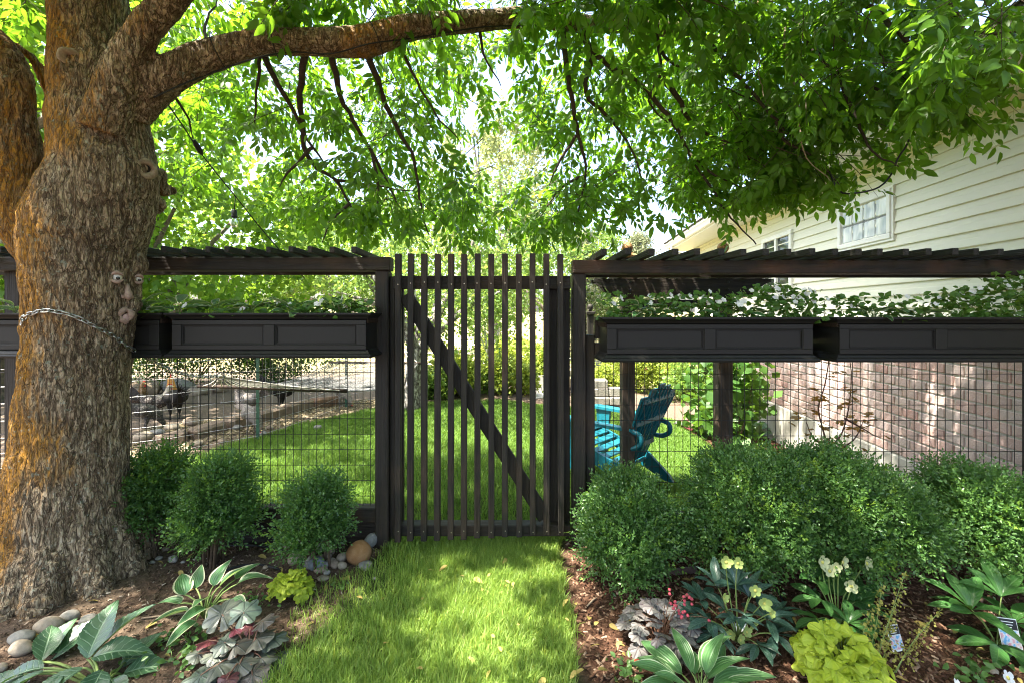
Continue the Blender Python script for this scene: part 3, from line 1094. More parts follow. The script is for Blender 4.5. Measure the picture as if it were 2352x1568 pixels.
# ------------------------------------------------------------------ ash foliage
def leaflet(L, Wd, fold=.25, droop=.18):
    """pointed leaflet: 8 points, 8 triangles"""
    ts = [0, .22, .5, .78, 1.0]
    ws = [0, .85, 1.0, .62, 0]
    mid = [(0, t * L, -droop * L * t * t) for t in ts]
    v = list(mid)
    tr = []
    Lf, Rt = [], []
    for k in (1, 2, 3):
        w = ws[k] * Wd / 2
        z = mid[k][2] + w * fold
        Lf.append(len(v)); v.append((-w, mid[k][1], z))
        Rt.append(len(v)); v.append((w, mid[k][1], z))
    for S, fl in ((Lf, False), (Rt, True)):
        f = [(0, 1, S[0]), (1, 2, S[1]), (1, S[1], S[0]), (2, 3, S[2]), (2, S[2], S[1]), (3, 4, S[2])]
        tr += [q[::-1] for q in f] if fl else f
    return np.array(v, float), np.array(tr)


def compound(seed, n=5, L=.074, Wd=.030, R=.12):
    r = random.Random(seed)
    V, T = [], []
    off = 0
    spots = [(.42, -1), (.45, 1), (.72, -1), (.75, 1), (1.0, 0)]
    if n == 7:
        spots = [(.32, -1), (.34, 1), (.56, -1), (.58, 1), (.8, -1), (.82, 1), (1.0, 0)]
    for t, s in spots:
        s_ = r.uniform(.82, 1.12) * (1.1 if s == 0 else 1)
        lv, lt = leaflet(L * s_, Wd * s_, r.uniform(.1, .45), r.uniform(.05, .4))
        a = s * r.uniform(.75, 1.05) + r.uniform(-.12, .12)
        M = Matrix.Rotation(-a, 3, 'Z') @ Matrix.Rotation(-r.uniform(.0, .45), 3, 'X') @ Matrix.Rotation(r.uniform(-.5, .5), 3, 'Y')
        M = np.array(M)
        V.append(lv @ M.T + np.array([s * .008, t * R, -.10 * R * t * t]))
        T.append(lt + off)
        off += len(lv)
    # leaf stalk
    sv = np.array([(-.0009, 0, 0), (.0009, 0, 0), (.0, R, -.10 * R)])
    V.append(sv)
    T.append(np.array([[0, 1, 2]]) + off)
    return np.concatenate(V), np.concatenate(T)


M_LEAF = leafmat('ash_leaf', (.038, .10, .012), (.085, .175, .021), (.24, .48, .022), .54, .38, .38)
COMPS = [compound(k, 7 if k % 3 == 0 else 5) for k in range(6)]
CROWN_BLOBS = [
    # x, y, rx, ry, near, far, weight  (picture place and depth range of each bough's spray)
    (620, 210, 120, 130, 2.9, 4.3, 9), (760, 290, 190, 160, 2.7, 4.3, 16), (950, 370, 160, 170, 2.7, 4.2, 16), (690, 470, 100, 80, 3.0, 4.3, 6), (1040, 500, 90, 70, 2.9, 4.2, 6), (850, 510, 150, 60, 2.9, 4.2, 7),
    (990, 190, 120, 120, 2.8, 4.2, 9), (450, 130, 110, 110, 3.0, 4.6, 8), (430, 330, 80, 130, 3.4, 5.0, 7), (500, 250, 60, 100, 3.2, 4.6, 4), (1090, 130, 60, 70, 2.9, 4, 2),
    (1350, 190, 170, 130, 2.8, 4.2, 13), (1300, 420, 110, 130, 2.8, 4.2, 10), (1540, 320, 210, 200, 2.8, 4.3, 17), (1650, 190, 230, 150, 2.8, 4.2, 11), (1470, 490, 180, 70, 2.8, 4.1, 10), (1700, 430, 120, 100, 2.9, 4.0, 6), (1770, 530, 50, 28, 2.9, 3.6, 2),
    (1240, 540, 50, 50, 2.9, 3.8, 3), (1850, 150, 200, 140, 2.62, 3.7, 5), (2050, 100, 190, 100, 2.58, 3.3, 3.6), (2150, 180, 110, 60, 2.55, 3.1, 2), (1990, 240, 150, 60, 2.55, 3.3, 2.4), (2235, 175, 45, 45, 2.4, 2.9, .8), (1870, 380, 90, 60, 2.6, 3.4, 1.6), (1880, 300, 100, 80, 2.6, 3.5, 2.4),
    (720, 30, 330, 55, 2.58, 3.8, 13), (620, 25, 60, 25, 1.8, 2.2, .5), (1300, 25, 380, 45, 2.5, 3.8, 12), (1900, 20, 380, 55, 2.4, 3.6, 7), (2270, 60, 70, 50, 1.9, 2.6, 2), (45, 35, 45, 30, 3.0, 3.8, 1), (1940, 440, 40, 50, 2.6, 3.2, 1.2), (1440, 560, 60, 22, 2.8, 3.6, 1.2)]
# where sunshine is let through on to the ground in front: openings left in the boughs above
SUNFLECKS = [(1200, 1325, 60), (1130, 1400, 75), (1195, 1455, 65), (1090, 1525, 70), (1235, 1540, 62), (1165, 1500, 40), (1255, 1280, 45), (1000, 1325, 28), (1060, 1450, 35), (960, 1500, 35), (720, 1420, 55), (620, 1335, 40), (1345, 1295, 48), (1365, 1420, 65), (1420, 1500, 58), (1570, 1330, 40), (1800, 1500, 45), (2150, 1480, 55), (1340, 1520, 35), (250, 1470, 70), (450, 1340, 55), (1660, 1090, 60), (1950, 1080, 50), (1520, 1440, 50), (2250, 1140, 60), (2000, 1470, 45), (390, 1450, 40), (1760, 1060, 40), (2050, 1090, 40)]


def shade_hit(p, r_mul=1.0):
    """true where a leaf at p would shadow one of the bright flecks"""
    q = p - np.outer(p[:, 2] / SUN.z, np.array(SUN))
    hit = np.zeros(len(p), bool)
    for x, y, r in SUNFLECKS:
        c = PG(x, y)
        rr = r * c.y / F * r_mul
        hit |= ((q[:, 0] - c.x) ** 2 + ((q[:, 1] - c.y) / 1.2) ** 2) < rr * rr
    return hit


def build_crown():
    rg = np.random.default_rng(21)
    tw_p, tw_d, tw_l = [], [], []
    tot = sum(b[6] for b in CROWN_BLOBS)
    NT_ = 3500
    for (x, y, rx, ry, d0, d1, w) in CROWN_BLOBS:
        k = int(NT_ * w / tot)
        a = rg.uniform(0, 2 * PI, k)
        r = np.sqrt(rg.uniform(0, 1, k))
        px = x + rx * r * np.cos(a)
        py = y - 40 + ry * r * np.sin(a)
        if d0 >= 2.6:
            d0, d1 = d0 + .30, d1 + .05
        d = rg.uniform(d0, d1, k)
        p = np.stack([(px - CX) / F * d, d, H - (py - HY) / F * d], 1)
        tw_p.append(p)
    # boughs over and behind the camera and over the tree itself, out of the picture
    k = 4200
    X = rg.uniform(-4.8, 2.8, k)
    Y = rg.uniform(-1.9, 3.0, k)
    Z = rg.uniform(3.5, 5.6, k)
    p = np.stack([X, Y, Z], 1)
    keep = n2(X, Y, .9, 4.4) + .35 * n2(X, Y, 2.3, 1.1) > -.26
    tw_p.append(p[keep])
    # boughs added above the picture to keep the house wall in shade
    k = 620
    wy, wz = rg.uniform(2.9, 9.0, k), rg.uniform(-.3, 3.0, k)
    w = np.stack([3.45 + .109 * wy, wy, wz], 1)
    zc = 1.8 + .69 * wy + rg.uniform(0, 1.3, k)
    tw_p.append(w + np.outer((zc - wz) / SUN.z, np.array(SUN)))
    p = np.concatenate(tw_p)
    up = (p[:, 2] > 2.9 - .2 * 0)
    hit = shade_hit(p, 1.0)
    p = p[~(hit & (rg.uniform(0, 1, len(p)) < .93))]
    # nothing inside the house or through the eave
    wx = 3.45 + .109 * p[:, 1]
    p = p[p[:, 0] < wx - .62 - .15]
    # gaps of sky between the boughs, and the ragged lower edge of the crown
    qx = CX + p[:, 0] / np.maximum(p[:, 1], .1) * F
    qy = HY - (p[:, 2] - H) / np.maximum(p[:, 1], .1) * F
    lim = np.interp(qx, [0, 560, 620, 700, 1150, 1180, 1300, 1400, 1500, 1560, 1640, 1760, 1830, 1850, 1920, 1985, 2000, 2080, 2180, 2210, 2300, 2330, 2352],
                    [300, 500, 520, 560, 560, 575, 570, 475, 475, 515, 480, 500, 545, 480, 450, 455, 340, 320, 300, 255, 205, 120, 90])
    bad = (qy + 72 * 3.2 / np.maximum(p[:, 1], 1) > lim) & (p[:, 1] > .8)
    for hx, hy, hr, hs in ((580, 440, 38, 100), (1140, 170, 52, 100), (1150, 380, 50, 190), (480, 480, 60, 90), (1215, 330, 30, 40), (1770, 130, 28, 28), (1480, 150, 26, 22), (1620, 280, 24, 22), (690, 200, 22, 26), (1000, 300, 20, 24), (1990, 60, 24, 20), (1830, 250, 26, 26), (1450, 420, 24, 20), (860, 420, 20, 22), (2120, 70, 26, 18)):
        bad |= (((qx - hx) / hr) ** 2 + ((qy - hy) / hs) ** 2 < 1) & (p[:, 1] > .8)
    clump = noise3(p * 2.4 + 17) + .5 * noise3(p * 5.1 + 5)
    gx = p[:, 0] - SUN.x / SUN.z * p[:, 2]
    gy = p[:, 1] - SUN.y / SUN.z * p[:, 2]
    bad &= qy > -40
    bad |= (gy > 3.5) & (gx > -2.4) & (gx < 2.6) & (rg.uniform(0, 1, len(p)) < .68)  # twigs thinned out where they would shade the back lawn
    bad |= (clump < -.06) & (p[:, 1] > 2.2) & (qy > -40)
    p = p[~bad]
    # the big limb hangs free of leaves on this side
    lx = np.array([q[0] for q in LIMB]); ly = np.array([q[1] for q in LIMB]); ld = np.array([q[2] for q in LIMB])
    qx = CX + p[:, 0] / np.maximum(p[:, 1], .1) * F
    qy = HY - (p[:, 2] - H) / np.maximum(p[:, 1], .1) * F
    gap = np.abs(qy + 20 - np.interp(qx, lx, ly))
    front = (p[:, 1] < np.interp(qx, lx, ld) + .12) & (p[:, 1] > .5)
    p = p[~(front & (qx > 300) & (((gap < 95) & (qx < 1120)) | ((gap < 45) & (rg.uniform(0, 1, len(p)) < .6))))]
    p = p[~((p[:, 1] < 2.9) & (p[:, 1] > .5) & (CX + p[:, 0] / np.maximum(p[:, 1], .1) * F < 520) & (p[:, 2] < 3.6) & (CX + p[:, 0] / np.maximum(p[:, 1], .1) * F > -300))]
    n = len(p)
    az = rg.uniform(0, 2 * PI, n)
    dr = np.stack([np.cos(az), np.sin(az) * .8, rg.uniform(-1.0, -.1, n)], 1)
    dr /= np.linalg.norm(dr, axis=1)[:, None]
    L = rg.uniform(.18, .42, n)
    # leaves in opposite pairs along each twig, one at its end
    LP, LF, LU = [], [], []
    for j, (t, s) in enumerate(((.3, -1), (.3, 1), (.6, -1), (.6, 1), (.85, -1), (.85, 1), (1.0, 0))):
        m = rg.uniform(0, 1, n) < .86
        pp = p + dr * (L * t)[:, None] + np.array([0, 0, -1]) * (L * t * t * .25)[:, None]
        side = np.cross(dr, rg.normal(size=(n, 3)) * .5 + np.array([0, 0, 1.]))
        side /= np.linalg.norm(side, axis=1)[:, None]
        f = dr * .6 + side * s * .9 + np.array([0, 0, -.35]) + rg.normal(size=(n, 3)) * .22
        LP.append(pp[m])
        LF.append(f[m])
        LU.append((np.array([0, 0, 1.]) + rg.normal(size=(n, 3)) * .4)[m])
    LP, LF, LU = np.concatenate(LP), np.concatenate(LF), np.concatenate(LU)
    hit = shade_hit(LP, .8)
    k = ~(hit & (rg.uniform(0, 1, len(LP)) < .85))
    LP, LF, LU = LP[k], LF[k], LU[k]
    sc = rg.uniform(.75, 1.22, len(LP))
    M = frames(LF, LU, sc)
    kind = rg.integers(0, 6, len(LP))
    # the largest in the picture become leaves of their own
    px = CX + LP[:, 0] / np.maximum(LP[:, 1], .1) * F
    py = HY - (LP[:, 2] - H) / np.maximum(LP[:, 1], .1) * F
    vis = (LP[:, 1] > .8) & (px > 0) & (px < 2352) & (py > 0) & (py < 620)
    size = np.where(vis, sc / np.maximum(LP[:, 1], .5), 0)
    own = np.zeros(len(LP), bool)
    own[np.argsort(-size)[:290]] = True
    meshes = [tri_mesh('leaf', v, t, M_LEAF) for v, t in COMPS]
    for i in np.where(own)[0]:
        o = link('leaf', meshes[kind[i]], ASH)
        m4 = np.eye(4)
        m4[:3, :3] = M[i]
        m4[:3, 3] = LP[i]
        o.matrix_basis = Matrix(m4.tolist())
    Vs, Ts, off = [], [], 0
    for c in range(6):
        s = (kind == c) & ~own
        v, t = scatter(COMPS[c][0], COMPS[c][1], M[s], LP[s])
        Vs.append(v)
        Ts.append(t + off)
        off += len(v)
    setting(link('crown', tri_mesh('crown', np.concatenate(Vs), np.concatenate(Ts), M_LEAF), ASH), 'stuff')
    # twigs
    mt = plain('twig_bark', (.075, .058, .042), .85, .2, .4, 60, .4)
    ring = np.array([(math.cos(a), math.sin(a)) for a in (0, 2.1, 4.2)])
    V = np.zeros((n, 3, 3, 3))
    sd = np.cross(dr, np.array([.3, .2, 1.]))
    sd /= np.linalg.norm(sd, axis=1)[:, None]
    bb = np.cross(dr, sd)
    for j, (t, r) in enumerate(((-.35, .0036), (.4, .0026), (1.0, .001))):
        c = p + dr * (L * t)[:, None] + np.array([0, 0, -1]) * (L * t * t * .25 * np.sign(t))[:, None]
        for k in range(3):
            V[:, j, k] = c + (sd * ring[k, 0] + bb * ring[k, 1]) * r
    T = []
    for j in range(2):
        for k in range(3):
            k2 = (k + 1) % 3
            T += [(j * 3 + k, j * 3 + k2, j * 3 + 3 + k2), (j * 3 + k, j * 3 + 3 + k2, j * 3 + 3 + k)]
    T = np.array(T)[None] + (np.arange(n) * 9)[:, None, None]
    setting(link('twigs', tri_mesh('twigs', V.reshape(-1, 3), T.reshape(-1, 3), mt), ASH), 'stuff')
    # hanging branches drawn from the picture
    rows = [
        [(756, 110, 2.68), (775, 190, 2.9), (791, 242, 3.0), (854, 352, 3.2), (896, 434, 3.3), (920, 508, 3.4)],
        [(842, 110, 2.7), (873, 203, 2.95), (912, 293, 3.1), (951, 371, 3.2), (967, 469, 3.3), (985, 540, 3.35)],
        [(700, 100, 2.66), (690, 250, 3.0), (713, 371, 3.2), (771, 414, 3.3), (803, 469, 3.35), (842, 558, 3.4)],
        [(360, 190, 2.6), (400, 219, 2.9), (432, 273, 3.0), (443, 320, 3.1)],
        [(600, 100, 2.62), (619, 156, 2.8), (674, 254, 3.0), (717, 336, 3.1), (748, 383, 3.2)],
        [(596, 100, 2.62), (596, 164, 2.8), (588, 234, 2.9), (586, 312, 3.0)],
        [(771, 414, 3.3), (850, 425, 3.35), (950, 440, 3.4)], [(717, 336, 3.1), (660, 400, 3.2), (640, 430, 3.25)], [(803, 469, 3.35), (760, 510, 3.4), (740, 560, 3.4)], [(854, 352, 3.2), (870, 440, 3.2), (860, 520, 3.3)],
        [(1291, 54, 3.03), (1306, 185, 3.1), (1329, 308, 3.2), (1345, 404, 3.3), (1314, 534, 3.35)],
        [(1318, 50, 3.05), (1356, 127, 3.1), (1345, 215, 3.15), (1406, 277, 3.2), (1460, 365, 3.3), (1479, 442, 3.35)],
        [(1330, 55, 3.06), (1368, 127, 3.1), (1475, 200, 3.15), (1552, 292, 3.2), (1583, 354, 3.25), (1622, 415, 3.25), (1668, 488, 3.3), (1737, 561, 3.3)],
        [(1502, 66, 3.17), (1518, 154, 3.2), (1491, 231, 3.2), (1540, 290, 3.25)],
        [(1518, 120, 3.2), (1552, 150, 3.2), (1668, 204, 3.2), (1745, 238, 3.2)], [(1518, 173, 3.2), (1564, 238, 3.25), (1591, 292, 3.3), (1668, 327, 3.3), (1740, 380, 3.3)],
        [(1600, 62, 3.25), (1640, 110, 3.2), (1700, 180, 3.1), (1783, 277, 3.0), (1830, 320, 3.0)], [(1583, 354, 3.25), (1640, 400, 3.2), (1700, 430, 3.2)], [(1345, 404, 3.3), (1290, 430, 3.3), (1240, 500, 3.3)], [(1329, 308, 3.2), (1280, 380, 3.2), (1262, 430, 3.2)],
        [(1750, 10, 3.4), (1836, 62, 3.1), (1869, 117, 2.95), (1921, 168, 2.85), (1983, 190, 2.8), (2034, 216, 2.75), (2140, 260, 2.7)], [(1860, -40, 3.4), (1975, 0, 3.0), (2063, 73, 2.8), (2100, 110, 2.75), (2181, 121, 2.65), (2250, 150, 2.6)], [(2000, -80, 3.2), (2159, 0, 2.7), (2217, 51, 2.6), (2283, 79, 2.5), (2352, 75, 2.45)],
        [(1921, 176, 2.85), (1961, 256, 2.8), (2005, 348, 2.75), (2063, 381, 2.7)], [(1783, 277, 3.0), (1800, 322, 3.0), (1869, 362, 2.95), (1930, 430, 2.9)],
        [(1100, 49, 2.9), (1110, 120, 3.0), (1150, 200, 3.1)], [(480, 128, 2.55), (470, 60, 2.8), (500, 0, 3.0)], [(900, 75, 2.74), (930, 130, 2.9), (1000, 260, 3.0), (1060, 330, 3.1)]]
    pale = [[(1818, -20, 3.2), (1802, 96, 2.9), (1833, 223, 2.85), (1845, 346, 2.8), (1910, 415, 2.7)], [(1779, 5, 3.3), (1745, 115, 3.0), (1752, 215, 2.95), (1783, 261, 2.9)], [(1648, 0, 3.3), (1668, 108, 3.0), (1691, 161, 3.0)], [(1895, 0, 3.0), (1870, 80, 2.8), (1900, 160, 2.75)]]
    mp = plain('pale_twig', (.26, .20, .14), .85, .2, .3, 60, .3)
    mdk = plain('branch_bark', (.055, .043, .033), .9, .2, .4, 50, .6)
    for grp, mat, r0 in ((rows, mdk, .017), (pale, mp, .007)):
        for rw in grp:
            q = [P(a, b, d) for a, b, d in rw]
            m = len(q)
            r1 = r0 * (1.3 if m > 4 else .8)
            q, r = catmull(q, [r1 * (1 - .8 * i / (m - 1)) for i in range(m)], .05)
            q = [v + Vector((rnd.gauss(0, .004), rnd.gauss(0, .004), rnd.gauss(0, .004))) for v in q]
            MB().tube(q, r, 7).build('branch', mat, ASH, True)


build_crown()


# ------------------------------------------------------------------ grass
def blades(name, poly, n, h0, h1, w, mat, seed, dens=None, clump=0.0, curve=1.0):
    rg = np.random.default_rng(seed)
    xs = [q[0] for q in poly]
    ys = [q[1] for q in poly]
    x = rg.uniform(min(xs), max(xs), n * 3)
    y = rg.uniform(min(ys), max(ys), n * 3)
    k = inpoly(x + .07 * n2(x, y, 5, 1) + rg.normal(0, .012, len(x)), y + .05 * n2(x, y, 5, 2), poly)
    if dens is not None:
        k &= rg.uniform(0, 1, len(x)) < dens(x, y)
    x, y = x[k][:n], y[k][:n]
    m = len(x)
    hgt = rg.uniform(h0, h1, m) * (1 + .45 * n2(x, y, 5, 9))
    az = rg.uniform(0, 2 * PI, m) + clump * n2(x, y, 4, 5) * 4
    lean = np.abs(rg.normal(.40, .36, m)) * curve
    d = np.stack([np.cos(az), np.sin(az)], 1)
    s = np.stack([-np.sin(az + rg.normal(0, .6, m)), np.cos(az)], 1)
    z = G(x, y)
    V = np.zeros((m, 7, 3))
    ww = w * rg.uniform(.7, 1.3, m)
    for j, (t, wf) in enumerate(((0, 1.0), (.38, .95), (.75, .65))):
        off = lean * hgt * t ** 1.8
        c = np.stack([x + d[:, 0] * off, y + d[:, 1] * off, z + hgt * t * (1 - .22 * lean * t)], 1)
        e = np.stack([s[:, 0] * ww * wf / 2, s[:, 1] * ww * wf / 2, np.zeros(m)], 1)
        V[:, 2 * j] = c - e
        V[:, 2 * j + 1] = c + e
    off = lean * hgt
    V[:, 6] = np.stack([x + d[:, 0] * off, y + d[:, 1] * off, z + hgt * (1 - .22 * lean)], 1)
    T = np.array([(0, 1, 3), (0, 3, 2), (2, 3, 5), (2, 5, 4), (4, 5, 6)])
    T = T[None] + (np.arange(m) * 7)[:, None, None]
    return setting(link(name, tri_mesh(name, V.reshape(-1, 3), T.reshape(-1, 3), mat)), 'stuff')


M_GRASS = leafmat('long_grass', (.08, .16, .02), (.30, .41, .09), (.42, .60, .09), .42, .45, .3, .10)
M_LAWN = leafmat('lawn_grass', (.065, .14, .022), (.15, .26, .045), (.28, .45, .06), .40, .5, .25)
_pc = PATH


def path_dens(x, y):
    left = np.interp(y, [1.8, 2.1, 2.4, 2.7, 3.0], [-1.0, -.78, -.68, -.72, -.8])
    return np.clip(.35 + (x - left) * 2.2 + .5 * n2(x, y, 3.3, 8), .10, 1)


o = blades('path_grass', PATH, 60000, .030, .078, .0032, M_GRASS, 1, path_dens, .8)
tag(o, 'long dappled grass on the path in front of the gate', 'grass')
near = [q for q in LAWN]
o = blades('lawn_grass', [(-3.6, 3.03), (-3.45, 4.5), (-3.05, 5.3), (2.88, 5.3), (2.8, 4.4), (2.6, 3.03)], 95000, .04, .08, .0042, M_LAWN, 2, None, .6)
tag(o, 'mown green lawn just behind the gate and fence', 'grass')
o = blades('lawn_grass', [(-3.05, 5.2), (-2.85, 6.1), (-2.25, 7.0), (-1.85, 7.45), (-1.2, 7.75), (.5, 8.0), (1.5, 8.4), (2.4, 8.9), (3.0, 8.4), (2.95, 6.7), (2.88, 5.2)], 90000, .035, .06, .0065, M_LAWN, 3, None, .6)
tag(o, 'sunlit far stretch of mown lawn before the garden beds', 'grass')
# stray tufts where the path thins into the bed
tuft = [(PG(a, b).x, PG(a, b).y) for a, b in ((845, 1290), (700, 1370), (660, 1430), (640, 1540), (740, 1460), (800, 1390))]
tag(blades('grass_tufts', tuft, 700, .02, .06, .003, M_GRASS, 4), 'sparse grass tufts creeping into the bare bed', 'grass')


# ------------------------------------------------------------------ mulch, twigs and pebbly litter
def chips(name, label, poly, n, L, mat, seed):
    rg = np.random.default_rng(seed)
    xs = [q[0] for q in poly]
    ys = [q[1] for q in poly]
    x = rg.uniform(min(xs), max(xs), n * 2)
    y = rg.uniform(min(ys), max(ys), n * 2)
    k = inpoly(x, y, poly) & ~inpoly(x, y, PATH)
    x, y = x[k][:n], y[k][:n]
    m = len(x)
    tv = np.array([(-.5, -.5, 0), (.5, -.5, 0), (.35, .5, 0), (-.4, .5, 0), (-.3, -.45, 1), (.3, -.4, 1), (.2, .4, .8), (-.25, .42, .9)], float)
    tt = np.array([(4, 5, 6), (4, 6, 7), (0, 1, 5), (0, 5, 4), (1, 2, 6), (1, 6, 5), (2, 3, 7), (2, 7, 6), (3, 0, 4), (3, 4, 7)])
    az = rg.uniform(0, 2 * PI, m)
    fw = np.stack([np.cos(az), np.sin(az), rg.normal(0, .3, m)], 1)
    M = frames(fw, np.array([0, 0, 1.]) + rg.normal(0, .35, (m, 3)))
    ln = rg.uniform(.4, 1.2, m) * L
    S = np.stack([ln * rg.uniform(.2, .5, m), ln, ln * rg.uniform(.08, .22, m)], 1)
    M = M * S[:, None, :]
    z = G(x, y) + .003
    v, t = scatter(tv, tt, M, np.stack([x, y, z], 1))
    return tag(setting(link(name, tri_mesh(name, v, t, mat)), 'stuff'), label, 'mulch')


def chipmat(name, stops):
    t = NT(name)
    g = t.n('ShaderNodeNewGeometry')
    nz = t.noise(t.coords(), 120, 4)
    c = t.ramp(g.outputs['Random Per Island'], stops)
    return t.done(t.pbr(c, .92, .15, t.bump(nz, .6, .003)))


chips('bark_mulch', 'brown bark mulch over the bed right of the path', [(.3, 1.6), (.35, 3.0), (3.6, 3.0), (3.6, 2.0), (2.6, 1.5)], 17000, .030,
      chipmat('mulch_chip', [(0, (.03, .014, .008)), (.5, (.085, .042, .025)), (.85, (.17, .10, .062)), (1, (.33, .23, .16))]), 5)
chips('bed_litter', 'crumbly soil and litter over the bed left of the path', [(-3.2, 1.6), (-3.2, 3.0), (-.7, 3.0), (-.55, 2.4), (-.7, 1.6)], 9000, .017,
      chipmat('soil_crumb', [(0, (.035, .022, .014)), (.6, (.10, .065, .042)), (.9, (.22, .16, .11)), (1, (.4, .35, .28))]), 6)


# ------------------------------------------------------------------ stones
def stone_mesh(seed, sub=3, rough=.12, mat=None, flat=.7):
    import bmesh
    bm = bmesh.new()
    bmesh.ops.create_icosphere(bm, subdivisions=sub, radius=1)
    co = np.array([v.co[:] for v in bm.verts])
    s = np.random.default_rng(seed)
    off = s.uniform(0, 50, 3)
    r = 1 + rough * 1.6 * noise3(co * 1.1 + off) + rough * .7 * noise3(co * 2.4 + off) + .02 * noise3(co * 8 + off)
    co = co * r[:, None] * np.array([1, s.uniform(.72, .95), flat * s.uniform(.85, 1.1)])
    for v, c in zip(bm.verts, co):
        v.co = c
    m = bpy.data.meshes.new('stone')
    bm.to_mesh(m)
    bm.free()
    m.polygons.foreach_set('use_smooth', np.ones(len(m.polygons), bool))
    if mat:
        m.materials.append(mat)
    return m


def stonemat(name, a, b, sc=12):
    t = NT(name)
    nz = t.noise(t.coords(), sc * .12, 5, .65, .5)
    n2_ = t.noise(t.coords(), sc * 3, 4, .7)
    c = t.mix(t.ramp(nz, [(.35, 0.), (.65, 1.)]), a, b)
    c = t.mix(t.ramp(n2_, [(.35, .45), (.55, 0.)]), c, tuple(x * .5 for x in a))
    return t.done(t.pbr(c, .8, .25, t.bump(n2_, .35, .05)))


ST = [stonemat('tan_stone', (.22, .16, .11), (.31, .25, .185)), stonemat('grey_stone', (.17, .165, .155), (.27, .26, .235)), stonemat('buff_stone', (.28, .225, .16), (.37, .31, .24)), stonemat('pale_stone', (.23, .215, .185), (.33, .31, .27))]
ST_BOULDER = stonemat('ochre_boulder', (.25, .115, .04), (.33, .19, .09), 8)
ST_BLUE = stonemat('bluegrey_stone', (.14, .16, .175), (.21, .23, .25))


def stone(px, py, wpx, mat, label, seed, group=None, flat=.7, asp=1.0, rz=0.0, dz=0.0, cat='stone', rough=.12):
    g = PG(px, py)
    r = wpx / 2 * g.y / F
    m = stone_mesh(seed, 3, rough, mat, flat)
    o = link('stone', m)
    o.scale = (r, r * asp, r)
    o.location = (g.x, g.y, Gf(g.x, g.y) + r * flat * .62 + dz)
    o.rotation_euler = (rnd.uniform(-.15, .15), rnd.uniform(-.15, .15), rz)
    return tag(o, label, cat, group)


o = stone(825, 1289, 54, ST_BOULDER, 'round ochre brown boulder leaning on the left gate post', 1, None, 1.12, .95, .3, .0, 'boulder', .06)
stone(852, 1262, 40, ST[1], 'pale grey slab stone tucked behind the ochre boulder', 2, None, .8, .8, 1.2, .03)
stone(840, 1303, 34, ST[1], 'low grey stone at the foot of the ochre boulder', 3, None, .45)
GP = 'river stones piled beside the left gate post'
PILE = 'small rounded river stone in the pile beside the gate post'
for k, (a, b, w, m) in enumerate(((712, 1303, 28, 1), (736, 1290, 27, 0), (757, 1274, 26, 0), (769, 1302, 24, 0), (786, 1303, 22, 2), (760, 1293, 22, 2), (786, 1285, 27, 2), (746, 1303, 22, 1), (728, 1312, 20, 0), (742, 1313, 22, 0), (752, 1281, 20, 0))):
    stone(a, b, w, ST[m], PILE, 20 + k, GP, .72, 1, k * .7)
stone(680, 1289, 40, ST[2], 'large buff river stone at the left end of the pile', 40, GP, .7, 1, .5)
stone(702, 1282, 36, ST[0], 'angular tan stone second from the left end of the pile', 41, GP, .8, 1, 1.5)
stone(745, 1270, 34, ST[1], 'grey river stone topmost in the pile, under the shrub', 44, GP, .7, 1, .2, .03)
stone(726, 1306, 35, ST_BLUE, 'round blue grey stone right of the lime green plant', 42, GP, .95, 1, .2)
stone(716, 1296, 30, ST[3], 'pale stone just above the lime green plant', 43, GP, .8, 1, .9)
stone(751, 1318, 16, ST[3], 'lone pale pebble below the stone pile', 45)
stone(742, 1330, 26, ST[2], 'flat buff stone half buried below the pile', 46, None, .35)
GT = 'river stones ringed around the trunk'
for k, (a, b, w, m, l) in enumerate(((160, 1424, 38, 3, 'pale grey stone nearest the trunk foot, pointed on top'), (205, 1432, 40, 3, 'smooth pale stone right of the pointed one by the trunk'), (112, 1448, 58, 2, 'long buff stone below the trunk, left of the pointed one'), (50, 1472, 52, 3, 'pale flattened stone near the left edge'), (48, 1500, 52, 2, 'pinkish pointed stone near the left edge'), (95, 1496, 36, 0, 'tan stone beside the pinkish pointed stone'),
                                      (2, 1540, 30, 2, 'buff stone cut by the left picture edge'), (397, 1290, 26, 3, 'lone pale stone between the trunk and the striped hosta'))):
    stone(a, b, w, ST[m], l, 60 + k, GT if k < 7 else None, .62, .8, .5 - .13 * k)
for k, (a, b, w, m) in enumerate(((365, 1284, 15, 3), (350, 1294, 12, 3), (340, 1270, 14, 0), (380, 1265, 16, 0), (430, 1258, 18, 1), (470, 1300, 12, 2), (545, 1316, 14, 3), (610, 1305, 12, 2), (660, 1258, 18, 2), (355, 1245, 16, 0), (420, 1292, 10, 3), (1990, 1400, 14, 2), (2280, 1545, 22, 2), (860, 1330, 10, 3), (500, 1262, 12, 1))):
    stone(a, b, w, ST[m], 'small pale pebble lying on the bare bed', 90 + k, 'pebbles on the bed', .6)


# ------------------------------------------------------------------ boxwood shrubs
BOXL = np.array([(0, 0, 0), (-.5, .35, .12), (-.42, .7, .1), (0, 1, -.1), (.42, .7, .1), (.5, .35, .12), (0, .5, 0)], float)
BOXT = np.array([(0, 6, 1), (1, 6, 2), (2, 6, 3), (3, 6, 4), (4, 6, 5), (5, 6, 0)])


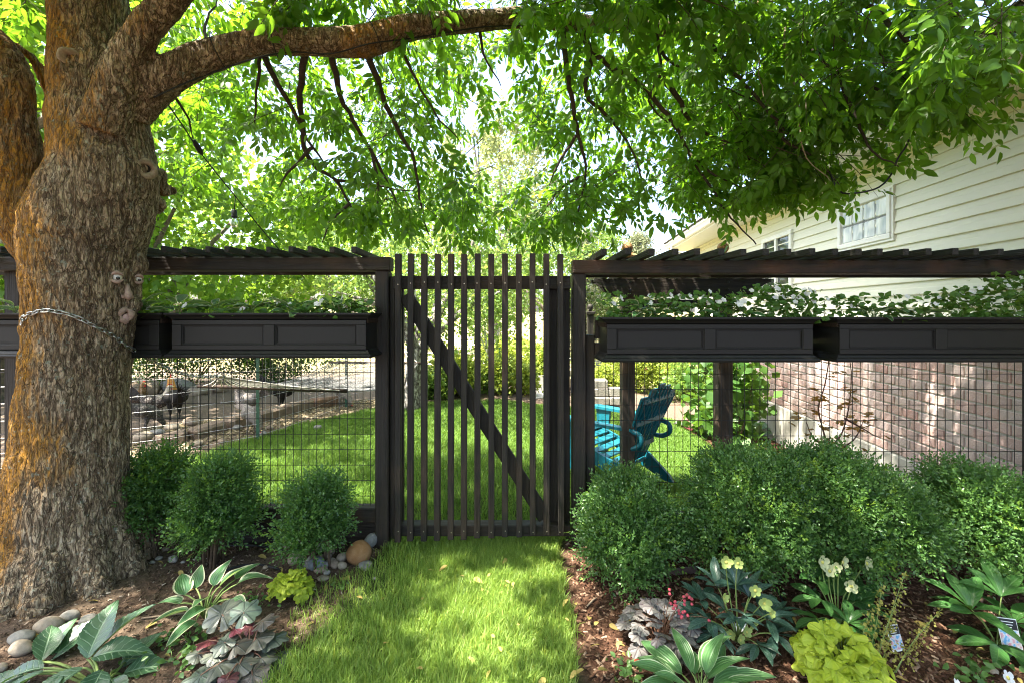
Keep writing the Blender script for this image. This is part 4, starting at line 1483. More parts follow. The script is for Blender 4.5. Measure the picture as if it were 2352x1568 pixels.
def sprig(seed, n=11, L=.135, s=.023):
    r = np.random.default_rng(seed)
    Vs, Ts = [], []
    for k in range(n):
        t = (k + .5) / n
        a = (k % 2) * PI + (k // 2 % 2) * PI / 2 + r.normal(0, .3)
        f = np.array([math.cos(a) * .8, .75, math.sin(a) * .8]) if k < n - 1 else np.array([0, 1, .1])
        M = frames(f[None], r.normal(0, .5, (1, 3)) + np.array([[0, 0, 1.]]), s * r.uniform(.75, 1.15) * (1.05 - .3 * t))[0]
        M = M * np.array([.52 * 1.0, 1, 1])[None]
        Vs.append(BOXL @ M.T + np.array([0, t * L, .01 * math.sin(t * 5)]))
        Ts.append(BOXT + k * 7)
    return np.concatenate(Vs), np.concatenate(Ts)


SPR = [sprig(k) for k in range(5)]
M_BOX = leafmat('boxwood_leaf', (.042, .105, .030), (.10, .19, .052), (.20, .40, .05), .35, .32, .45)
M_BOXY = leafmat('boxwood_tip', (.09, .18, .028), (.16, .27, .04), (.3, .45, .05), .38, .35, .4)
M_STEM = plain('shrub_stem', (.12, .085, .055), .85, .2, .3, 50, .4)


def shrub(label, lobes, n, seed, base, tip=.10, out=.06, cat='shrub'):
    """lobes: (centre, radii); sprigs all through the outer shell of their union, pointing out and up"""
    rg = np.random.default_rng(seed)
    b = Vector(base)
    o = thing('boxwood_shrub', label, cat, b, 'boxwoods along the fence')
    Ps, Ds = [], []
    vol = [r[0] * r[1] + r[0] * r[2] for c, r in lobes]
    for (c, r), w in zip(lobes, vol):
        k = int(.95 * n * w / sum(vol))
        d = rg.normal(size=(k, 3))
        d /= np.linalg.norm(d, axis=1)[:, None]
        d[:, 2] = np.where(d[:, 2] < -.6, -d[:, 2], d[:, 2])
        rad = rg.uniform(.35, 1.0, k) ** .45
        bumpy = 1 + .26 * noise3(d * 2.6 + seed * 3.1) + .22 * noise3(d * 6 + seed) + .08 * (rg.uniform(0, 1, k) > .93)
        p = np.array(c) + d * np.array(r) * (rad * bumpy)[:, None]
        Ps.append(p)
        Ds.append(d)
    p, d = np.concatenate(Ps), np.concatenate(Ds)
    # drop what is deep inside another lobe
    deep = np.zeros(len(p), bool)
    for c, r in lobes:
        q = (((p - np.array(c)) / np.array(r)) ** 2).sum(1)
        deep |= q < .30
    deep |= (noise3(p * 9 + seed * 2.3) < -.22) & (rg.uniform(0, 1, len(p)) < .8)
    keep = ~deep & (p[:, 2] > G(p[:, 0], p[:, 1]) + .01)
    p, d = p[keep], d[keep]
    f = d * .9 + np.array([0, -.05, .45]) + rg.normal(0, .6, p.shape)
    M = frames(f, rg.normal(size=p.shape), rg.uniform(.75, 1.25, len(p)))
    kind = rg.integers(0, 5, len(p))
    fresh = (rg.uniform(0, 1, len(p)) < tip * 4) & (noise3(p * 7 + seed) > .16) & (d[:, 2] > -.3)
    for sel, nm, mat in ((~fresh, 'foliage', M_BOX), (fresh, 'fresh_tips', M_BOXY)):
        Vs, Ts, off = [], [], 0
        for c in range(5):
            s = sel & (kind == c)
            v, t = scatter(SPR[c][0], SPR[c][1], M[s], p[s])
            Vs.append(v)
            Ts.append(t + off)
            off += len(v)
        setting(link(nm, tri_mesh(nm, np.concatenate(Vs), np.concatenate(Ts), mat), o), 'stuff')
    for c, r in lobes:
        for k in range(5):
            a = rg.uniform(0, 2 * PI)
            e = Vector(c) + Vector((math.cos(a) * r[0] * .6, math.sin(a) * r[1] * .6, r[2] * rg.uniform(.1, .6)))
            s = Vector((c[0] + rg.normal(0, .04), c[1] + rg.normal(0, .03), Gf(c[0], c[1]) - .02))
            MB().tube([s, s.lerp(e, .5) + Vector((0, 0, .05)), e], [.009, .006, .003], 6).build('stem', M_STEM, o, True)
    return o


def lobe(x, y, rx, ry, d, dep=None):
    c = P(x, y + 8, d)
    a, b = max(rx - 26, 30) * d / F, max(ry - 26, 30) * d / F
    return (tuple(c), (a, dep or (a * .8 + b * .2), b))


shrub('small boxwood shrub touching the right side of the trunk', [lobe(360, 1105, 68, 75, 2.80, .16), lobe(345, 1165, 62, 60, 2.78, .15)], 1500, 1, (P(360, 1200, 2.8).x, 2.8, 0), .10)
shrub('upright boxwood shrub in the middle of the left fence', [lobe(508, 1120, 62, 68, 2.72, .17), lobe(500, 1190, 78, 60, 2.68, .18)], 1900, 2, (P(508, 1200, 2.7).x, 2.7, 0), .07)
shrub('small boxwood shrub above the stone pile', [lobe(722, 1150, 68, 52, 2.74, .17), lobe(720, 1205, 80, 48, 2.70, .18)], 1600, 3, (P(722, 1200, 2.72).x, 2.72, 0), .14)
shrub('loose boxwood shrub at the right gate post', [lobe(1440, 1150, 90, 62, 2.70, .22), lobe(1450, 1215, 120, 75, 2.58, .25), lobe(1430, 1275, 85, 45, 2.52, .2)], 3200, 4, (P(1440, 1200, 2.6).x, 2.6, 0), .14)
shrub('large clipped boxwood in the middle of the right bed', [lobe(1690, 1130, 105, 92, 2.58, .27), lobe(1675, 1225, 95, 95, 2.52, .26), lobe(1760, 1200, 85, 110, 2.5, .26), lobe(1770, 1110, 80, 70, 2.58, .25)], 4600, 5, (P(1700, 1200, 2.55).x, 2.6, 0), .10)
shrub('large clipped boxwood, right half of the hedge pair', [lobe(1910, 1120, 115, 88, 2.56, .28), lobe(1900, 1220, 115, 100, 2.48, .28), lobe(2020, 1190, 105, 105, 2.5, .28)], 4600, 6, (P(1930, 1200, 2.5).x, 2.55, 0), .10)
shrub('boxwood shrub cut by the right picture edge', [lobe(2235, 1150, 95, 80, 2.5, .25), lobe(2290, 1220, 130, 110, 2.45, .28), lobe(2200, 1235, 75, 80, 2.5, .25)], 4000, 7, (P(2260, 1200, 2.5).x, 2.5, 0), .07)


# ------------------------------------------------------------------ garden plants, leaf by leaf
def leaf_grid(L, Wd, shape, fold=.3, curl=.3, wave=.0, serr=0.0, nl=12, nw=6, twist=0.0, tip=0.0):
    vs, uv = [], []
    for i in range(nl + 1):
        t = i / nl
        w = shape(t) * Wd / 2
        if serr:
            w *= 1 + serr * ((i % 2) - .5)
        for j in range(nw + 1):
            s = j / nw * 2 - 1
            x = s * w * math.cos(fold * abs(s))
            z = abs(s) * w * math.sin(fold) - curl * L * t * t + wave * Wd * math.sin(t * 9 + s * 2) * abs(s)
            y = t * L * (1 - .12 * curl * t)
            a = twist * t
            vs.append((x * math.cos(a) - z * math.sin(a), y, x * math.sin(a) + z * math.cos(a)))
            uv.append((s * .5 + .5, t))
    tr = []
    for i in range(nl):
        for j in range(nw):
            a = i * (nw + 1) + j
            tr += [(a, a + 1, a + nw + 2), (a, a + nw + 2, a + nw + 1)]
    return np.array(vs), np.array(tr), np.array(uv)


def lobed_leaf(R, lobes, depth, ruffle, seed, nr=5, na=56, scal=.0):
    r = random.Random(seed)
    ph = r.uniform(0, 6)
    vs, uv = [(0, 0, 0)], [(.5, 0)]
    for i in range(1, nr + 1):
        for j in range(na + 1):
            a = (j / na - .5) * 2 * PI * .955
            k = abs(math.cos(lobes * (a) / 2 * 1.0 + PI / 2 * (lobes % 2 == 0)))
            rr = R * (.84 + depth * (k ** .6 - .65) + scal * math.cos(a * lobes * 3)) * (1 - .16 * abs(a) / PI)
            f = i / nr
            z = ruffle * R * f * f * math.sin(lobes * .5 * a + ph) * .22 - .18 * R * f * f + .03 * R * f * (1 - k)
            vs.append((math.sin(a) * rr * f, math.cos(a) * rr * f, z))
            uv.append((j / na, f))
    tr = []
    for j in range(na):
        tr.append((0, 1 + j, 2 + j))
    for i in range(nr - 1):
        for j in range(na):
            a = 1 + i * (na + 1) + j
            b = a + na + 1
            tr += [(a, b, b + 1), (a, b + 1, a + 1)]
    return np.array(vs), np.array(tr), np.array(uv)


def ovate(t):
    return math.sin(PI * t ** .62) ** .85 if 0 < t < 1 else 0.0


def lanceo(t):
    return math.sin(PI * t ** .85) ** .9 if 0 < t < 1 else 0.0


def obov(t):
    return math.sin(PI * min(1, t) ** 1.25) ** .8 if 0 < t < 1 else 0.0


def leafnode(name, col_fn, tf=.28, trans=(.2, .35, .04), rough=.35, spec=.45, bump_fn=None):
    t = NT(name)
    tc = t.n('ShaderNodeTexCoord')
    sp = t.n('ShaderNodeSeparateXYZ')
    t.put(sp.inputs[0], tc.outputs['UV'])
    oi = t.n('ShaderNodeObjectInfo')
    col, hgt = col_fn(t, sp.outputs[0], sp.outputs[1], oi.outputs['Random'])
    nb = t.bump(hgt, .6, .006) if hgt is not None else None
    p = t.pbr(col, rough, spec, nb)
    tr = t.n('ShaderNodeBsdfTranslucent')
    t.put(tr.inputs[0], (*trans, 1))
    mx = t.n('ShaderNodeMixShader')
    mx.inputs[0].default_value = tf
    t.put(mx.inputs[1], p)
    t.put(mx.inputs[2], tr.outputs[0])
    return t.done(mx.outputs[0])


def tri_wave(t, x, n):
    q = t.math('FRACT', t.math('MULTIPLY', x, n))
    return t.math('ABSOLUTE', t.math('SUBTRACT', q, .5))


def hosta_col(inner, inner2, edge, edge_at=.80):
    def fn(t, u, v, r):
        s = t.math('ABSOLUTE', t.math('MULTIPLY_ADD', u, 2.0))
        s.node.inputs[0].default_value = 0
        m = t.math('MULTIPLY', t.math('SUBTRACT', u, .5), 2.0)
        a = t.math('ABSOLUTE', m)
        nz = t.noise(t.coords((1, 1, 1)), 30, 3)
        w = t.math('ADD', a, t.math('MULTIPLY', t.math('SUBTRACT', nz, .5), .22))
        ribs = tri_wave(t, u, 9)
        g = t.mix(t.ramp(ribs, [(.0, 0.), (.35, 1.)]), inner, inner2)
        c = t.mix(t.ramp(w, [(edge_at - .03, 0.), (edge_at + .03, 1.)]), g, edge)
        return c, ribs
    return fn


def vein_col(base, base2, vein, amt=.8, n=7, radial=False):
    def fn(t, u, v, r):
        c = t.mix(r, base, base2)
        nz = t.noise(t.coords((1, 1, 1)), 26, 4)
        if radial:
            x = t.math('MULTIPLY', u, n)
            d = t.math('ABSOLUTE', t.math('SUBTRACT', t.math('FRACT', x), .5))
            k = t.ramp(t.math('MULTIPLY', d, t.math('ADD', v, .25)), [(.03, 1.), (.10, 0.)])
        else:
            m = t.math('ABSOLUTE', t.math('SUBTRACT', u, .5))
            mid = t.ramp(m, [(.015, 1.), (.04, 0.)])
            side = t.math('SUBTRACT', t.math('MULTIPLY', v, n), t.math('MULTIPLY', m, 3.2))
            side = t.math('ADD', side, t.math('MULTIPLY', t.math('SUBTRACT', nz, .5), .9))
            d = t.math('ABSOLUTE', t.math('SUBTRACT', t.math('FRACT', side), .5))
            k = t.math('MAXIMUM', mid, t.math('MULTIPLY', t.ramp(d, [(.03, 1.), (.10, 0.)]), .7))
        c = t.mix(t.math('MULTIPLY', t.math('SUBTRACT', nz, .35), 1.2, True), c, tuple(x * .6 for x in base))
        c = t.mix(t.math('MULTIPLY', k, amt), c, vein)
        return c, t.math('SUBTRACT', t.math('MULTIPLY', nz, .6), t.math('MULTIPLY', k, .6))
    return fn


M_HOSTA = leafnode('hosta_striped', hosta_col((.045, .13, .05), (.08, .20, .07), (.62, .60, .38)), .3, (.3, .45, .12))
M_HOSTA2 = leafnode('hosta_green', hosta_col((.075, .19, .06), (.12, .26, .085), (.50, .58, .34), .90), .3, (.25, .42, .08))
M_HELL = leafnode('hellebore_leaf', vein_col((.045, .11, .055), (.075, .15, .07), (.30, .42, .24), .75, 8), .2, (.15, .3, .05), .28, .6)
M_HELLD = leafnode('hellebore_dark_leaf', vein_col((.022, .060, .045), (.045, .095, .065), (.09, .16, .10), .5, 8), .15, (.08, .18, .04), .30, .6)
M_HELLG = leafnode('hellebore_green_leaf', vein_col((.035, .11, .025), (.06, .16, .035), (.12, .22, .07), .5, 8), .25, (.16, .34, .04), .30, .55)
M_LIME = leafnode('lime_heuchera_leaf', vein_col((.36, .46, .035), (.46, .54, .05), (.5, .6, .12), .4, 7, True), .35, (.5, .6, .06), .5, .3)
M_HEUD = leafnode('smoky_heuchera_leaf', vein_col((.10, .14, .10), (.085, .065, .055), (.045, .055, .045), .8, 7, True), .12, (.18, .12, .06), .38, .5)
M_HEUR = leafnode('wine_heuchera_leaf', vein_col((.16, .03, .045), (.10, .035, .03), (.06, .015, .02), .6, 7, True), .25, (.4, .05, .08), .38, .5)
M_HEUS = leafnode('silver_heuchera_leaf', vein_col((.22, .21, .19), (.15, .13, .13), (.06, .035, .04), .75, 7, True), .12, (.3, .25, .2), .42, .4)
M_SMALL = leafmat('small_leaf', (.05, .12, .03), (.10, .20, .045), (.25, .4, .05), .35, .4, .4)
M_PET = plain('green_stalk', (.16, .22, .06), .6, .3)
M_PETR = plain('red_stalk', (.20, .10, .06), .6, .3)
M_WHITEP = leafmat('white_petal', (.72, .74, .72), (.82, .82, .80), (.7, .7, .68), .3, .5, .3)
M_LIMEP = leafmat('green_white_sepal', (.27, .36, .075), (.38, .45, .14), (.4, .5, .12), .3, .5, .3)
M_CREAMP = leafmat('cream_sepal', (.42, .44, .20), (.50, .52, .29), (.5, .52, .22), .3, .5, .3)
M_PINKP = leafmat('pink_bell', (.5, .06, .09), (.62, .12, .15), (.6, .1, .12), .3, .5, .3)
M_BUDY = leafmat('yellow_seedhead', (.28, .27, .06), (.40, .36, .10), (.4, .4, .08), .3, .6, .2)


def put_leaf(parent, mesh, base, az, pitch, roll, size, name='leaf'):
    """leaf root at base, pointing to azimuth az, raised by pitch"""
    o = link(name, mesh, parent)
    f = np.array([[math.cos(az) * math.cos(pitch), math.sin(az) * math.cos(pitch), math.sin(pitch)]])
    M = frames(f, np.array([[0, 0, 1.]]), size, np.array([roll]))[0]
    m4 = np.eye(4)
    m4[:3, :3] = M
    m4[:3, 3] = base
    o.matrix_basis = Matrix(m4.tolist())
    return o


def lm(args, mat):
    v, t, uv = args
    return tri_mesh('leaf', v, t, mat, True, uv)


def stalks(parent, paths, mat, r=.0035, name='stalk'):
    q = [Vector(v) for v in paths]
    a, rr = catmull(q, [r * (1 - .4 * i / (len(q) - 1)) for i in range(len(q))], .04)
    MB().tube(a, rr, 6).build(name, mat, parent, True)


def rosette(name, label, cat, base, meshes, n, spread, h0, h1, s0, s1, seed, mat_st, pitch=(.2, .9), petr=.0035, group=None, flat=0.0, az0=0, az1=2 * PI):
    """leaves on arching stalks from one crown"""
    r = random.Random(seed)
    b = Vector(base)
    o = thing(name, label, cat, b, group)
    for k in range(n):
        a = az0 + (az1 - az0) * (k + r.uniform(-.35, .35)) / n * 1.0
        a = (a + (k % 3) * 2.1) if az1 - az0 > 6 else a
        q = r.uniform(.15, 1.0) ** .7
        d = Vector((math.cos(a), math.sin(a), 0))
        tip = b + d * spread * q + Vector((0, 0, h0 + (h1 - h0) * (1 - q * .75) + r.uniform(-.02, .02)))
        mid = b + d * spread * q * .4 + Vector((0, 0, (tip.z - b.z) * .75))
        stalks(o, [(b + d * .01), mid, tip], mat_st, petr)
        p = pitch[0] + (pitch[1] - pitch[0]) * (1 - q)
        put_leaf(o, r.choice(meshes), tip, a + r.uniform(-.4, .4), p + r.uniform(-.2, .2), r.uniform(-.35, .35), r.uniform(s0, s1))
    return o


def gp(x, y):
    return PG(x, y)


def at_leaf(o, b, mesh, x, y, d, az, pitch, size, mat_st=None, roll=0.0, petr=.004):
    """a leaf whose root is seen at picture place x, y at depth d"""
    p = P(x, y, d)
    if mat_st:
        m = Vector(b).lerp(p, .55) + Vector((0, 0, .03))
        stalks(o, [b, m, p], mat_st, petr)
    return put_leaf(o, mesh, p, az, pitch, roll, size)


# striped hosta by the trunk
hm = [lm(leaf_grid(.17, .105, ovate, .35, .25 + .1 * k, .02, 0, 12, 8, .1 * k), M_HOSTA) for k in range(3)]
b = gp(470, 1420)
o = thing('hosta', 'cream edged striped hosta right of the trunk foot', 'plant', b)
for (x, y, dd, az, pi, s) in ((450, 1350, .06, 1.9, .95, .75), (490, 1345, .06, 1.3, 1.0, .85), (505, 1345, .03, .7, .75, .95), (545, 1340, .02, .35, .45, 1.0), (425, 1365, .02, 2.4, .7, .95), (415, 1385, -.02, 3.0, .25, .85), (435, 1400, -.08, 3.7, .15, 1.0), (470, 1395, -.08, 4.4, .35, .75), (500, 1395, -.09, 5.0, .3, .8), (530, 1375, -.06, 5.9, .2, .75), (450, 1425, -.12, 4.2, -.1, .85), (540, 1330, .08, .9, .5, .8), (475, 1375, -.02, 4.7, .6, .7)):
    at_leaf(o, b, hm[int(x) % 3], x, y, b.y + dd, az, pi, s * .92, M_PET, rnd.uniform(-.3, .3), .005)

# broad veined hellebore, bottom left
em = [lm(leaf_grid(.26, .145, lanceo, .35, .22 + .12 * k, .03, .09, 26, 8, .15 * (k - 1)), M_HELL) for k in range(3)]
b = gp(235, 1590)
o = thing('hellebore', 'broad leaved hellebore with pale veins at bottom left', 'plant', b)
for (x, y, dd, az, pi, s) in ((255, 1525, 0, 1.75, .95, 1.02), (265, 1520, .02, .85, .75, 1.12), (265, 1522, -.02, .25, .3, .95), (150, 1528, .06, 1.4, .9, .75), (150, 1530, 0, 2.1, .55, .8), (160, 1535, .05, .9, .6, 1.05), (155, 1545, -.08, 3.3, .05, .85), (155, 1552, -.12, 4.1, -.1, .8), (245, 1545, -.12, 4.2, .0, .9), (290, 1550, -.10, 5.1, -.05, .8), (330, 1548, .02, 1.0, .6, .75), (335, 1560, -.02, .3, .3, .8), (310, 1570, -.08, 5.6, .1, .7), (370, 1520, .12, .6, .5, .6), (110, 1560, -.05, 3.7, .0, .7), (200, 1560, -.15, 4.6, -.2, .8)):
    at_leaf(o, b, em[int(x + y) % 3], x - 55, y - 12, b.y + .10 + dd, az, pi, s * .86, M_PET if x % 20 else None, rnd.uniform(-.35, .35), .006)

# smoky purple heuchera
dm = [lm(lobed_leaf(.10, 7, .28, .35, k), M_HEUD) for k in range(3)] + [lm(lobed_leaf(.08, 7, .28, .4, 7), M_HEUR)]
b = gp(570, 1520)
o = thing('heuchera', 'smoky purple heuchera with wine red young leaves', 'plant', b)
for (x, y, dd, az, pi, s, k) in ((510, 1410, .08, 1.8, .75, 1.25, 0), (560, 1405, .08, 1.2, .7, 1.0, 1), (605, 1425, .06, .6, .6, .85, 0), (480, 1470, 0, 3.4, .3, .9, 3), (540, 1480, -.02, 1.4, .5, .95, 2), (515, 1475, -.02, 2.6, .4, .8, 0), (590, 1465, .02, .9, .6, 1.1, 2), (625, 1465, .04, .2, .4, .95, 0), (600, 1510, -.04, .2, .3, .9, 1), (550, 1525, -.08, 4.9, .2, 1.0, 0), (500, 1525, -.08, 3.9, .2, 1.15, 2), (460, 1550, -.12, 4.2, .1, 1.1, 0), (580, 1550, -.12, 5.2, .1, 1.0, 1), (540, 1445, .03, .4, .7, .7, 3), (575, 1440, .04, 1.9, .7, .6, 3), (610, 1545, -.08, 5.8, .1, .9, 2), (455, 1500, -.02, 3.2, .3, .7, 1), (520, 1560, -.15, 4.5, .0, .9, 3), (640, 1510, 0, 0, .3, .8, 2), (495, 1500, -.04, 4.0, .4, .75, 1)):
    at_leaf(o, b, dm[k], x, y, b.y + dd, az, pi - .35, s * .78, M_PETR, rnd.uniform(-.3, .3), .0035)

# lime heucheras
lmsh = [lm(lobed_leaf(.040, 7, .32, 1.0, k), M_LIME) for k in range(4)]
b = gp(668, 1372)
rosette('heuchera', 'small mounded lime green heuchera below the stones', 'plant', b, lmsh, 60, .105, .03, .135, .75, 1.1, 31, M_PET, (-.75, .9), .002)
lmsb = [lm(lobed_leaf(.050, 7, .34, 1.6, 20 + k), M_LIME) for k in range(4)]
b = gp(1930, 1585)
rosette('heuchera', 'large ruffled lime yellow heuchera at bottom right', 'plant', b, lmsb, 95, .165, .04, .25, .75, 1.2, 32, M_PET, (-.75, .9), .003)

# silver heuchera with pink bells
sm_ = [lm(lobed_leaf(.055, 7, .26, .4, 40 + k), M_HEUS) for k in range(4)]
b = gp(1518, 1490)
o = rosette('heuchera', 'silvery purple heuchera with pink bells in the right bed', 'plant', b, sm_, 48, .17, .03, .20, .6, .95, 33, M_PETR, (-.35, .9), .002)
cone = MB().lathe([(.001, .0), (.006, .003), (.007, .010), (.003, .015)], (0, 0, 0), 6).mesh('bell', M_PINKP, True)
for k in range(5):
    e = P(1545 + 20 * k, 1395 + rnd.uniform(-35, 25), b.y - .02)
    stalks(o, [b, b.lerp(e, .6) + Vector((0, 0, .05)), e], M_PETR, .0018, 'flower_stalk')
    for j in range(7):
        q = link('bell', cone, o)
        q.location = e + Vector((rnd.gauss(0, .012), rnd.gauss(0, .012), -rnd.uniform(0, .06)))
        q.rotation_euler = (rnd.uniform(0, 6), rnd.uniform(0, 6), 0)

# dark hellebore with green flowers, and two fresh green ones
dh = [lm(leaf_grid(.115, .038, obov, .3, .35, .02, .05, 16, 4, .1 * k), M_HELLD) for k in range(3)]
gh = [lm(leaf_grid(.15, .055, obov, .3, .3, .02, .05, 16, 4, .1 * k), M_HELLG) for k in range(3)]


def palm(o, b, meshes, x, y, d, az, pitch, n, size, st):
    """a hand of leaflets on one stalk"""
    p = P(x, y, d)
    m = Vector(b).lerp(p, .6) + Vector((0, 0, .02))
    stalks(o, [b, m, p], st, .0035)
    for k in range(n):
        a = az + (k - (n - 1) / 2) * (4.6 / n)
        put_leaf(o, meshes[k % len(meshes)], p, a, pitch + rnd.uniform(-.25, .15) + .25 * math.cos(a - az), rnd.uniform(-.3, .3), size * rnd.uniform(.8, 1.1))


M_STAM = plain('stamens', (.45, .42, .10), .8)
petal = np.array([.80, 1, 1]) * np.array([(0, .5, .02), (0, 0, 0), (-.3, .2, .04), (-.5, .5, .10), (-.44, .8, .14), (-.2, .97, .14), (.2, .97, .16), (.44, .8, .14), (.5, .5, .10), (.3, .2, .04)], float)
PETT = np.array([(0, k, k % 9 + 1) for k in range(1, 10)])


def flower(o, p, r, mat, n=5, nrm=(0, -.6, .7), name='flower', cup=.35):
    nv = Vector(nrm).normalized()
    cup += rnd.uniform(-.1, .25)
    Mf = face_frame(nv)
    Vs, Ts = [], []
    for k in range(n):
        R_ = np.array(Mf @ Matrix.Rotation(2 * PI * k / n + rnd.uniform(-.1, .1), 3, 'Z') @ Matrix.Rotation(cup, 3, 'X'))
        Vs.append((petal + np.array([0, 0, .06]) * rnd.uniform(-1, 1)) * r * rnd.uniform(.85, 1.1) @ R_.T)
        Ts.append(PETT + 10 * k)
    v = np.concatenate(Vs) + np.array(p)
    fo = link(name, tri_mesh(name, v, np.concatenate(Ts), mat, False), o)
    if r > .022:
        MB().lathe([(r * .22, 0), (r * .25, r * .12), (r * .08, r * .2)], p, 8, Mf).build('stamens', M_STAM, fo, True)
    return fo


b = gp(1695, 1475)
o = thing('hellebore', 'dark leaved hellebore with lime flowers in the right bed', 'plant', b)
for (x, y, dd, az, pi, s) in ((1610, 1380, .05, 2.6, .6, 1.0), (1630, 1425, -.05, 3.3, .2, 1.0), (1650, 1350, .08, 1.9, .8, 1.1), (1720, 1370, .05, 1.2, .8, 1.1), (1760, 1420, -.02, .2, .3, 1.15), (1780, 1455, -.06, -.3, .1, 1.1), (1640, 1455, -.08, 4.0, .1, .9), (1700, 1420, -.08, 4.7, .4, .9), (1740, 1480, -.1, 5.2, .0, .9), (1690, 1345, .06, 1.5, .9, 1.0), (1600, 1410, 0, 3.0, .3, .9), (1790, 1405, .03, .4, .4, .9), (1665, 1400, -.02, 3.6, .6, .9)):
    palm(o, b, dh, x, y, b.y + dd, az, pi, 6, s * 1.05, M_PET)
for (x, y, r) in ((1668, 1290, .036), (1695, 1293, .034), (1663, 1372, .03), (1735, 1355, .036), (1755, 1385, .04), (1770, 1408, .03), (1700, 1468, .032), (1678, 1455, .03), (1715, 1450, .03)):
    e = P(x, y, b.y - .06 + rnd.uniform(-.03, .03))
    stalks(o, [b, b.lerp(e, .7) + Vector((0, .02, .0)), e], M_PET, .003, 'flower_stalk')
    flower(o, e, r * .8, M_LIMEP, 5, (rnd.uniform(-.5, .5), -.9, .3), 'flower', .2)
b = gp(1925, 1440)
o = thing('hellebore', 'fresh green hellebore with creamy flowers before the hedge', 'plant', b)
for (x, y, dd, az, pi, s) in ((1870, 1330, .06, 2.6, .7, 1.2), (1885, 1375, -.02, 3.4, .1, 1.0), (1925, 1370, .04, 1.5, .8, 1.1), (1880, 1420, -.08, 3.8, .1, 1.0), (1950, 1430, -.1, .6, .4, 1.0), (1965, 1380, .04, .5, .6, 1.1), (1985, 1400, 0, .2, .3, .9), (1920, 1440, -.12, 4.8, .1, .9), (1980, 1440, -.08, 5.6, .0, .9)):
    palm(o, b, gh, x, y, b.y + dd, az, pi, 6, s * .92, M_PET)
for (x, y, r) in ((1888, 1290, .04), (1905, 1310, .036), (1935, 1290, .04), (1990, 1292, .042), (1955, 1345, .036), (1920, 1302, .03)):
    e = P(x, y, b.y - .02)
    stalks(o, [b, b.lerp(e, .7) + Vector((0, .02, 0)), e], M_PET, .0035, 'flower_stalk')
    flower(o, e, r * .85, M_CREAMP, 5, (rnd.uniform(-.5, .5), -.8, .2), 'flower', .2)
b = gp(2290, 1480)
o = thing('hellebore', 'green hellebore low at the right picture edge', 'plant', b)
for (x, y, dd, az, pi, s) in ((2232, 1400, .02, 1.6, .6, 1.5), (2232, 1405, 0, 3.6, .2, 1.3), (2300, 1370, .06, 1.2, .7, 1.3), (2330, 1430, 0, .5, .4, 1.3), (2290, 1480, -.08, 4.0, .1, 1.3), (2330, 1500, -.08, 5.2, .0, 1.1), (2345, 1470, -.02, .2, .3, 1.2)):
    palm(o, b, gh, x, y, b.y + dd, az, pi, 5, s * .9, M_PET)

# green hosta at the bottom edge
h2 = [lm(leaf_grid(.20, .085, lanceo, .35, .2 + .12 * k, .02, 0, 12, 8, .1 * k), M_HOSTA2) for k in range(3)]
b = gp(1610, 1625)
rosette('hosta', 'green hosta with thin pale margins at the bottom edge', 'plant', b, h2, 26, .10, .05, .12, .75, 1.05, 35, M_PET, (.15, 1.1), .004)
# fading flower stalks
b = gp(2060, 1500)
o = thing('flower_stalks', 'yellowing feathery flower stalks right of the lime plant', 'plant', b)
bud = np.array([(0, 0, 0), (-.4, .5, .2), (0, 1, 0), (.4, .5, -.2)], float)
budt = np.array([(0, 1, 2), (0, 2, 3)])
for (x0, y0, x1, y1) in ((1985, 1540, 2025, 1340), (2000, 1560, 2080, 1310), (1990, 1570, 2070, 1360), (2040, 1568, 2160, 1400), (2050, 1560, 2120, 1440), (1975, 1550, 2000, 1400), (2010, 1560, 2050, 1420)):
    a, c = P(x0, y0, b.y - .12), P(x1, y1, b.y - .05)
    stalks(o, [a, a.lerp(c, .5) + Vector((rnd.uniform(-.02, .02), 0, .01)), c], M_PET, .002, 'stalk')
    n = 110
    t = npr.uniform(.12, 1, n)
    pp = np.array(a)[None] + (np.array(c) - np.array(a))[None] * t[:, None] + npr.normal(0, 1, (n, 3)) * (.026 * (1.15 - t))[:, None]
    v, tt = scatter(bud, budt, frames(npr.normal(size=(n, 3)), npr.normal(size=(n, 3)), npr.uniform(.008, .016, n)), pp)
    setting(link('seed_heads', tri_mesh('seed_heads', v, tt, M_BUDY), o), 'stuff')


def bushlet(name, label, x, y, n, w, hgt, s, mat, seed, flowers=0, fmat=None, fr=.018, cat='plant', d=None, base=None, group=None, up=.5):
    rg = np.random.default_rng(seed)
    b = Vector(base) if base is not None else gp(x, y)
    o = thing(name, label, cat, b, group)
    p = np.array(b) + np.stack([rg.normal(0, w / 2, n), rg.normal(0, w / 2.6, n), rg.uniform(.05, 1, n) ** 1.3 * hgt], 1)
    az = rg.uniform(0, 2 * PI, n)
    f = np.stack([np.cos(az), np.sin(az), rg.normal(.2, .4, n)], 1)
    M = frames(f, np.array([0, -.75, .65]) + rg.normal(0, .4, (n, 3)), rg.uniform(.7, 1.3, n) * s)
    M = M * np.array([.62, 1, 1])[None, None]
    setting(link('leaves', tri_mesh('leaves', *scatter(np.array(BOXL), BOXT, M, p), mat), o), 'stuff')
    for k in range(max(3, n // 25)):
        e = Vector(p[k])
        MB().tube([b, Vector(b).lerp(e, .5) + Vector((0, 0, hgt * .15)), e], [.002, .0016, .001], 5).build('stem', M_PET, o)
    for k in range(flowers):
        e = Vector(b) + Vector((rg.normal(0, w / 2.1), rg.normal(-.03, w / 4) - .02, hgt * rg.uniform(.6, 1.05)))
        flower(o, e, fr * rg.uniform(.8, 1.1), fmat, 5, (rg.normal(0, .4), -.8, .5), 'flower', .1)
    return o


